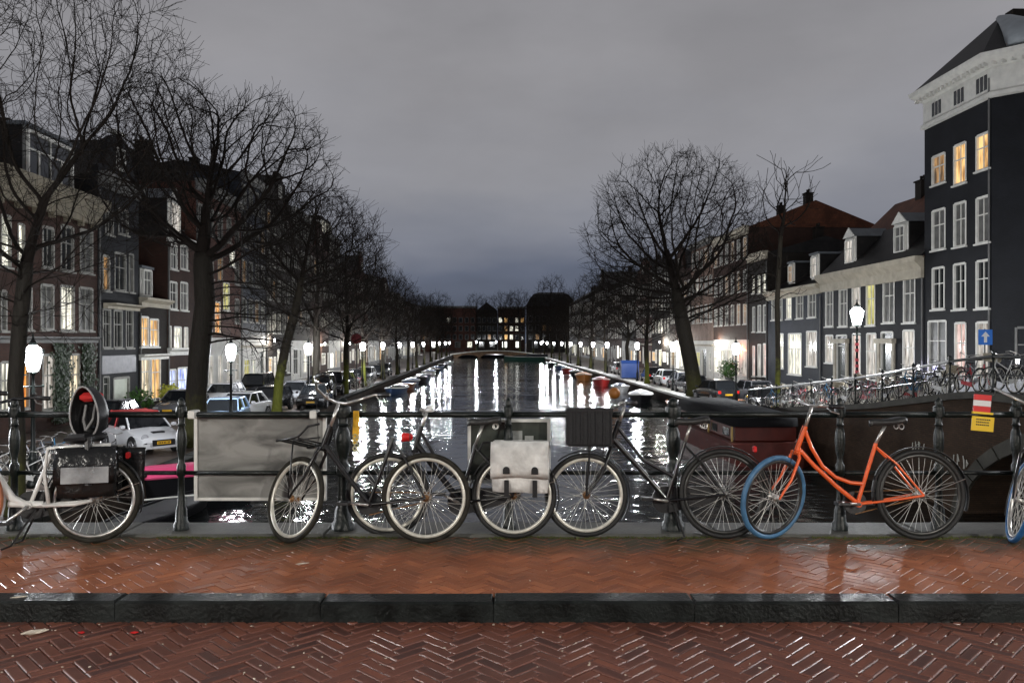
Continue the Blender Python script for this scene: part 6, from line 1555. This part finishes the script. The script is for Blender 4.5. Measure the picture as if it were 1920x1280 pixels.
# crate on the front of the crate bicycle
ct = thing('plastic_crate', 'big black plastic crate on the front of a black bicycle', 'crate')
m_ = on_bike(b5, (1.04, 0, 0.72)); ct.location = m_.to_translation(); ct.rotation_euler = m_.to_euler()
cx, cy2, ch = 0.17, 0.14, 0.28
def crate_wall(a, b, nrm):
    mb = MB(); 
    for z0, z1 in ((0.0, 0.05), (0.075, 0.085), (0.11, 0.12), (0.145, 0.155), (0.18, 0.19), (0.215, 0.28)):
        pass
    return mb
for s in (-1, 1):
    q = MB(); q.box(-cx, cx, *sorted((s*cy2, s*(cy2-0.006))), 0, ch)
    for k in range(7): xx = -cx + 2*cx*k/6; q.box(xx-0.006, xx+0.006, *sorted((s*(cy2+0.0005), s*(cy2+0.012))), 0.0, ch-0.03)
    q.box(-cx-0.012, cx+0.012, *sorted((s*(cy2+0.001), s*(cy2+0.018))), ch-0.028, ch); q.build('crate_side', black_plastic, ct)
    q = MB(); q.box(*sorted((s*(cx-0.006), s*(cx-0.0005))), -cy2+0.007, cy2-0.007, 0, ch); q.box(*sorted((s*(cx+0.001), s*(cx+0.011))), -cy2, cy2, ch-0.03, ch-0.001); q.build('crate_end', black_plastic, ct)
MB().box(-cx+0.007, cx-0.007, -cy2+0.007, cy2-0.007, 0.001, 0.008).build('crate_floor', black_plastic, ct)
MB().bbox(-cx+0.01, cx-0.01, -cy2+0.01, cy2-0.01, 0.02, ch-0.04, 0.03).build('crate_liner', tarp_black, ct)
k = MB()
for s in (-1, 1):
    k.tube([(1.06, s*0.066, 0.325), (1.03, s*0.10, 0.715)], 0.008, 6); k.tube([(0.88, s*0.03, 0.72), (1.03, s*0.10, 0.712)], 0.008, 6); k.tube([(0.88, s*0.10, 0.712), (1.20, s*0.10, 0.712)], 0.008, 6)
k.build('front_rack', black_plastic, b5)
# bicycle at the right edge, front wheel turned to us
t7, _ = bicycle('bicycle at the right edge with a bright blue tyre turned towards the road', 2130, 6.22, lean=7, yaw=9, wb=1.06, Rr=0.34, Rf=0.325, steer=62, tyre_f=blue_tyre_b, bb=(0.45, 0.28), paint=black_paint, saddle=(0.25, 0.92), bar='town', bar_h=1.02, front_fender=True, rims=chrome, light=black_plastic)

# ------------------------------------------------------------------ small things on the ground
def crumple(name, label, cat, loc, s, m_, n=1, seed=1):
    g = random.Random(seed); mb = MB(); rings = []
    for k in range(7):
        f_ = k/6; rr = math.sin(PI*(0.08+0.84*f_)); rings.append([(-s[0]/2+s[0]*f_ + g.uniform(-.1,.1)*s[0]*.4, s[1]/2*rr*math.cos(a)*g.uniform(.7,1.2), max(0.001, s[2]*0.5 + s[2]/2*rr*math.sin(a)*g.uniform(.6,1.25))) for a in np.linspace(0, 2*PI, 10)[:-1]])
    o = mb.loft(rings).build(name, m_); o.location = loc; o.rotation_euler = (0, 0, g.uniform(-.6,.6)); return tag(o, label, cat)
def road_pt(px, py): d = F*(EYE-ZR)/(py-640); return ((px-960)*d/F, d, ZR+0.001)
def pave_pt(px, py, z=0.001): d = F*EYE/(py-640); return ((px-960)*d/F, d, z)
paper = mat('wet_tissue', (0.62, 0.55, 0.45), 0.6, var=0.2, vscale=30)
crumple('crumpled_tissue', 'crumpled pale tissue on the road at the left, by the kerb', 'tissue', road_pt(66, 1188), (0.13, 0.055, 0.025), paper, seed=3)
crumple('red_cap', 'small red scrap near the kerb, left one of two', 'scrap', road_pt(152, 1187), (0.04, 0.03, 0.012), red_plastic, seed=4)
crumple('red_cap', 'small red scrap near the kerb, right one of two', 'scrap', road_pt(252, 1187), (0.045, 0.03, 0.012), red_plastic, seed=5)
crumple('paper_scrap', 'white paper scrap on the red pavement below the front rack bicycle', 'paper', pave_pt(567, 1057), (0.09, 0.03, 0.008), paper, seed=6)
crumple('paper_scrap', 'white paper bit lying on the kerb near the left', 'paper', pave_pt(448, 1118, 0.006), (0.06, 0.025, 0.006), paper, seed=8)
crumple('paper_scrap', 'white paper bit on the left end of the kerb', 'paper', pave_pt(35, 1122, 0.006), (0.09, 0.035, 0.01), paper, seed=9)
lit = MB(); g = random.Random(5)
for k in range(130):
    if g.random() < 0.65: x_, y_, z_ = road_pt(g.uniform(0, 1920), g.uniform(1168, 1275)); z_ = ZR+0.003
    else: x_, y_, z_ = pave_pt(g.uniform(0, 1920), g.uniform(1030, 1130)); z_ = 0.004
    r_ = g.uniform(0.003, 0.009); a = g.uniform(0, PI)
    c_, s_ = math.cos(a)*r_, math.sin(a)*r_
    lit.prism([(x_-c_, y_-s_), (x_+s_*0.7, y_-c_*0.7), (x_+c_, y_+s_), (x_-s_*0.7, y_+c_*0.7)], z_, z_+0.004, 'z')
o = stuff(lit.build('litter', paper)); o['label'] = 'specks of pale litter on the wet bricks'
moss = MB()
for k in range(2600):
    x_ = g.uniform(-4.6, 4.6); y_ = 6.195 + g.gauss(0, 0.016) + 0.02*math.sin(x_*9); 
    if math.sin(x_*2.3) + math.sin(x_*5.1+1) < -0.5: continue
    r_ = g.uniform(0.004, 0.010); h_ = g.uniform(0.004, 0.016)
    moss.add([(x_-r_, y_, 0), (x_+r_*.6, y_-r_, 0), (x_+r_*.6, y_+r_, 0), (x_+g.uniform(-.004,.004), y_, h_)], [(0,1,3), (1,2,3), (2,0,3)])
o = stuff(moss.build('moss', mat('olive_moss', (0.075, 0.085, 0.02), 0.8, var=0.4, vscale=6))); o['label'] = 'moss along the stone edge of the bridge'

# blue one-way sign on the side bridge
sx_, sy_, _ = at(1847, 632, 24.0)
bsn = thing('arrow_sign', 'blue square sign with a white up arrow on a thin post', 'sign', (sx_, sy_, deck(24)+0.1), 0)
zz = EYE - (632-640)*24/F - (deck(24)+0.1)
MB().tube([(0,0.02,0), (0,0.02,zz+0.25)], 0.025, 8).build('pole', dull_trim, bsn)
MB().bbox(-0.21, 0.21, -0.02, -0.005, zz-0.23, zz+0.23, 0.004).build('panel', mat('blue_sign_enamel', (0.03, 0.17, 0.60), 0.35), bsn)
MB().prism([(-0.045, zz-0.16), (0.045, zz-0.16), (0.045, zz+0.02), (0.13, zz+0.02), (0, zz+0.17), (-0.13, zz+0.02), (-0.045, zz+0.02)], -0.028, -0.0205).build('arrow', white_e, bsn)

# ------------------------------------------------------------------ parked bicycles in the distance
def small_bike(label, paint, loc, rz, lean, group, rimm=None, basket=False):
    t = thing('parked_bicycle', label, 'bicycle', loc, rz, group, rx=lean)
    for x_ in (0, 1.05):
        wp = link('wheel', SB['wheel'], t, (x_, 0, 0.34))
    f = link('frame', SB['frame'], t)
    if paint: f.material_slots[0].link = 'OBJECT'; f.material_slots[0].material = paint
    link('handlebar', SB['handlebar'], t); link('saddle', SADDLE, t, (0.2, 0, 0.93)); link('mudguard', SB['mudguard'], t)
    if basket: 
        b = link('basket', SB['basket'], t)
    return t
wm = MB(); wm.cur = 0; wm.torus(0.335, 0.019, 28, 5); wm.cur = 1; wm.torus(0.305, 0.013, 28, 4)
for k in range(14):
    a = 2*PI*k/14; wm.tube([(0.02*math.cos(a+1), 0.02*(-1)**k, 0.02*math.sin(a+1)), (0.30*math.cos(a), 0, 0.30*math.sin(a))], 0.003, 3, cap=False)
SB = {'wheel': wm.mesh('wheel', [rubber, steel_rim])}
fm = MB()
for pts, r_ in (([(0.86,0,0.72),(0.45,0,0.28)],0.018), ([(0.82,0,0.84),(0.3,0,0.62)],0.016), ([(0.45,0,0.28),(0.24,0,0.80)],0.016), ([(0.88,0,0.66),(0.80,0,0.90)],0.02)): fm.tube(pts, r_, 6)
for s in (-1, 1):
    fm.tube([(0.45,s*.02,0.28),(0,s*.06,0.34)],0.01,4); fm.tube([(0.27,s*.02,0.72),(0,s*.06,0.34)],0.009,4); fm.tube([(0.88,s*.03,0.68),(1.05,s*.06,0.34)],0.012,4)
    fm.tube([(0.2,s*.06,0.76),(-0.25,s*.06,0.76),(0,s*.06,0.34)],0.006,4)
fm.prism([(0.52,0.22),(0.52,0.36),(0,0.39),(0,0.29)], -0.06, -0.035)
hm = MB(); hm.tube([(0.80,0,0.88),(0.77,0,1.03),(0.80,0.1,1.06),(0.74,0.27,1.10),(0.58,0.28,1.08)],0.013,5); hm.tube([(0.77,0,1.03),(0.80,-0.1,1.06),(0.74,-0.27,1.10),(0.58,-0.28,1.08)],0.013,5); fm.tube([(0.24,0,0.80),(0.21,0,0.93)],0.013,5)
SB['frame'] = fm.mesh('frame', black_paint)
SB['handlebar'] = hm.mesh('handlebar', chrome)
SB['mudguard'] = MB().torus(0.365, 0.022, 18, 5, (0,0,0.34), R(10), R(190), sx=0.25).mesh('mudguard', black_plastic)
bk = MB(); bk.loft([[(0.84,-.14,0.82),(1.10,-.14,0.82),(1.10,.14,0.82),(0.84,.14,0.82)],[(0.80,-.18,1.05),(1.16,-.18,1.05),(1.16,.18,1.05),(0.80,.18,1.05)]]); SB['basket'] = bk.mesh('basket', mat('pale_wicker', (0.45,0.40,0.30), 0.7, var=0.3, vscale=30, bump=0.6))
paints = dict(black=None, white=white_paint, red=mat('red_bike_paint', (0.5,0.03,0.04), 0.3), blue=mat('blue_bike_paint', (0.04,0.17,0.32), 0.3), pink=mat('pink_bike_paint', (0.6,0.12,0.2), 0.3), grey=mat('grey_bike_paint', (0.3,0.3,0.32), 0.3))
kinds = ['black', 'white', 'black', 'grey', 'red', 'black', 'white', 'blue']
# leaning on the side bridge railing
for i, y in enumerate(np.arange(20.6, 40.5, 0.8)):
    kd = kinds[i % 8]; side = 1 if i % 2 else -1
    small_bike('%s bicycle, %s from the hump in the row on the side bridge railing' % (kd, ORD[i]) if i not in (1,) else 'grey white bicycle with a basket on the hump of the side bridge', paints[kd], (xq(SBX, y)+0.42+random.uniform(0, .12), y, deck(y)+0.10),
               math.atan2(1, SK) + (0 if side > 0 else PI) + random.uniform(-.12, .12), R(8)*(1 if side > 0 else -1), 'bicycles in a row on the side bridge', basket=i % 5 == 1)
for i in range(16):                                  # thick cluster at the foot of the side bridge
    kd = kinds[(i*3+1) % 8]; yy = 43.2 + (i % 8)*0.75 + random.uniform(-.1, .1); xx = 14.7 + (i // 8)*2.0 + random.uniform(-.1, .2)
    small_bike('%s bicycle, %s of the %s row at the foot of the side bridge' % (kd, ORD[i % 8], ('front', 'back')[i // 8]), paints[kd], (xx, yy, ZS + (0.12 if yy < 44.5 else 0)), R(12+random.uniform(-10, 10)), R(random.uniform(-8, 8)), 'bicycles at the foot of the side bridge', basket=i % 4 == 0)
for i in range(16):                                  # second row, parked across the slope
    kd = ('white', 'black', 'red', 'grey', 'black', 'white', 'pink', 'black')[i % 8]; yy = 26.5 + i*0.95
    small_bike('%s bicycle, %s parked crosswise behind the side bridge row' % (kd, ORD[i]), paints[kd], (xq(SBX, yy)+1.15+random.uniform(-.1, .2), yy, deck(yy)+0.10), R(8+random.uniform(-9, 9)), R(random.uniform(-8, 8)), 'bicycles parked crosswise on the side bridge', basket=i % 4 == 1)
for i in range(14):
    kd = ['black', 'blue', 'white', 'black', 'grey'][i % 5]; yy = 22.5 + (i % 7)*0.72 + random.uniform(-.1, .1); xx = -14.9 + (i // 7)*1.7 + random.uniform(-.15, .15) - 0.03*yy
    small_bike('%s bicycle, %s of the %s row under the slim left tree' % (kd, ORD[i % 7], ('outer', 'waterside')[i // 7]), paints[kd], (xx, yy, ZS), R(-20+random.uniform(-12, 12)), R(random.uniform(-9, 9)), 'bicycles under the leftmost tree')
for i in range(9):
    kd = kinds[i % 8]; yy = 69 + i*1.3
    small_bike('%s bicycle, %s at the left quay edge beyond the vans' % (kd, ORD[i]), paints[kd], (xq(XLQ, yy)-1.0, yy, ZS), R(170+random.uniform(-15, 15)), 0, 'bicycles at the left quay edge')
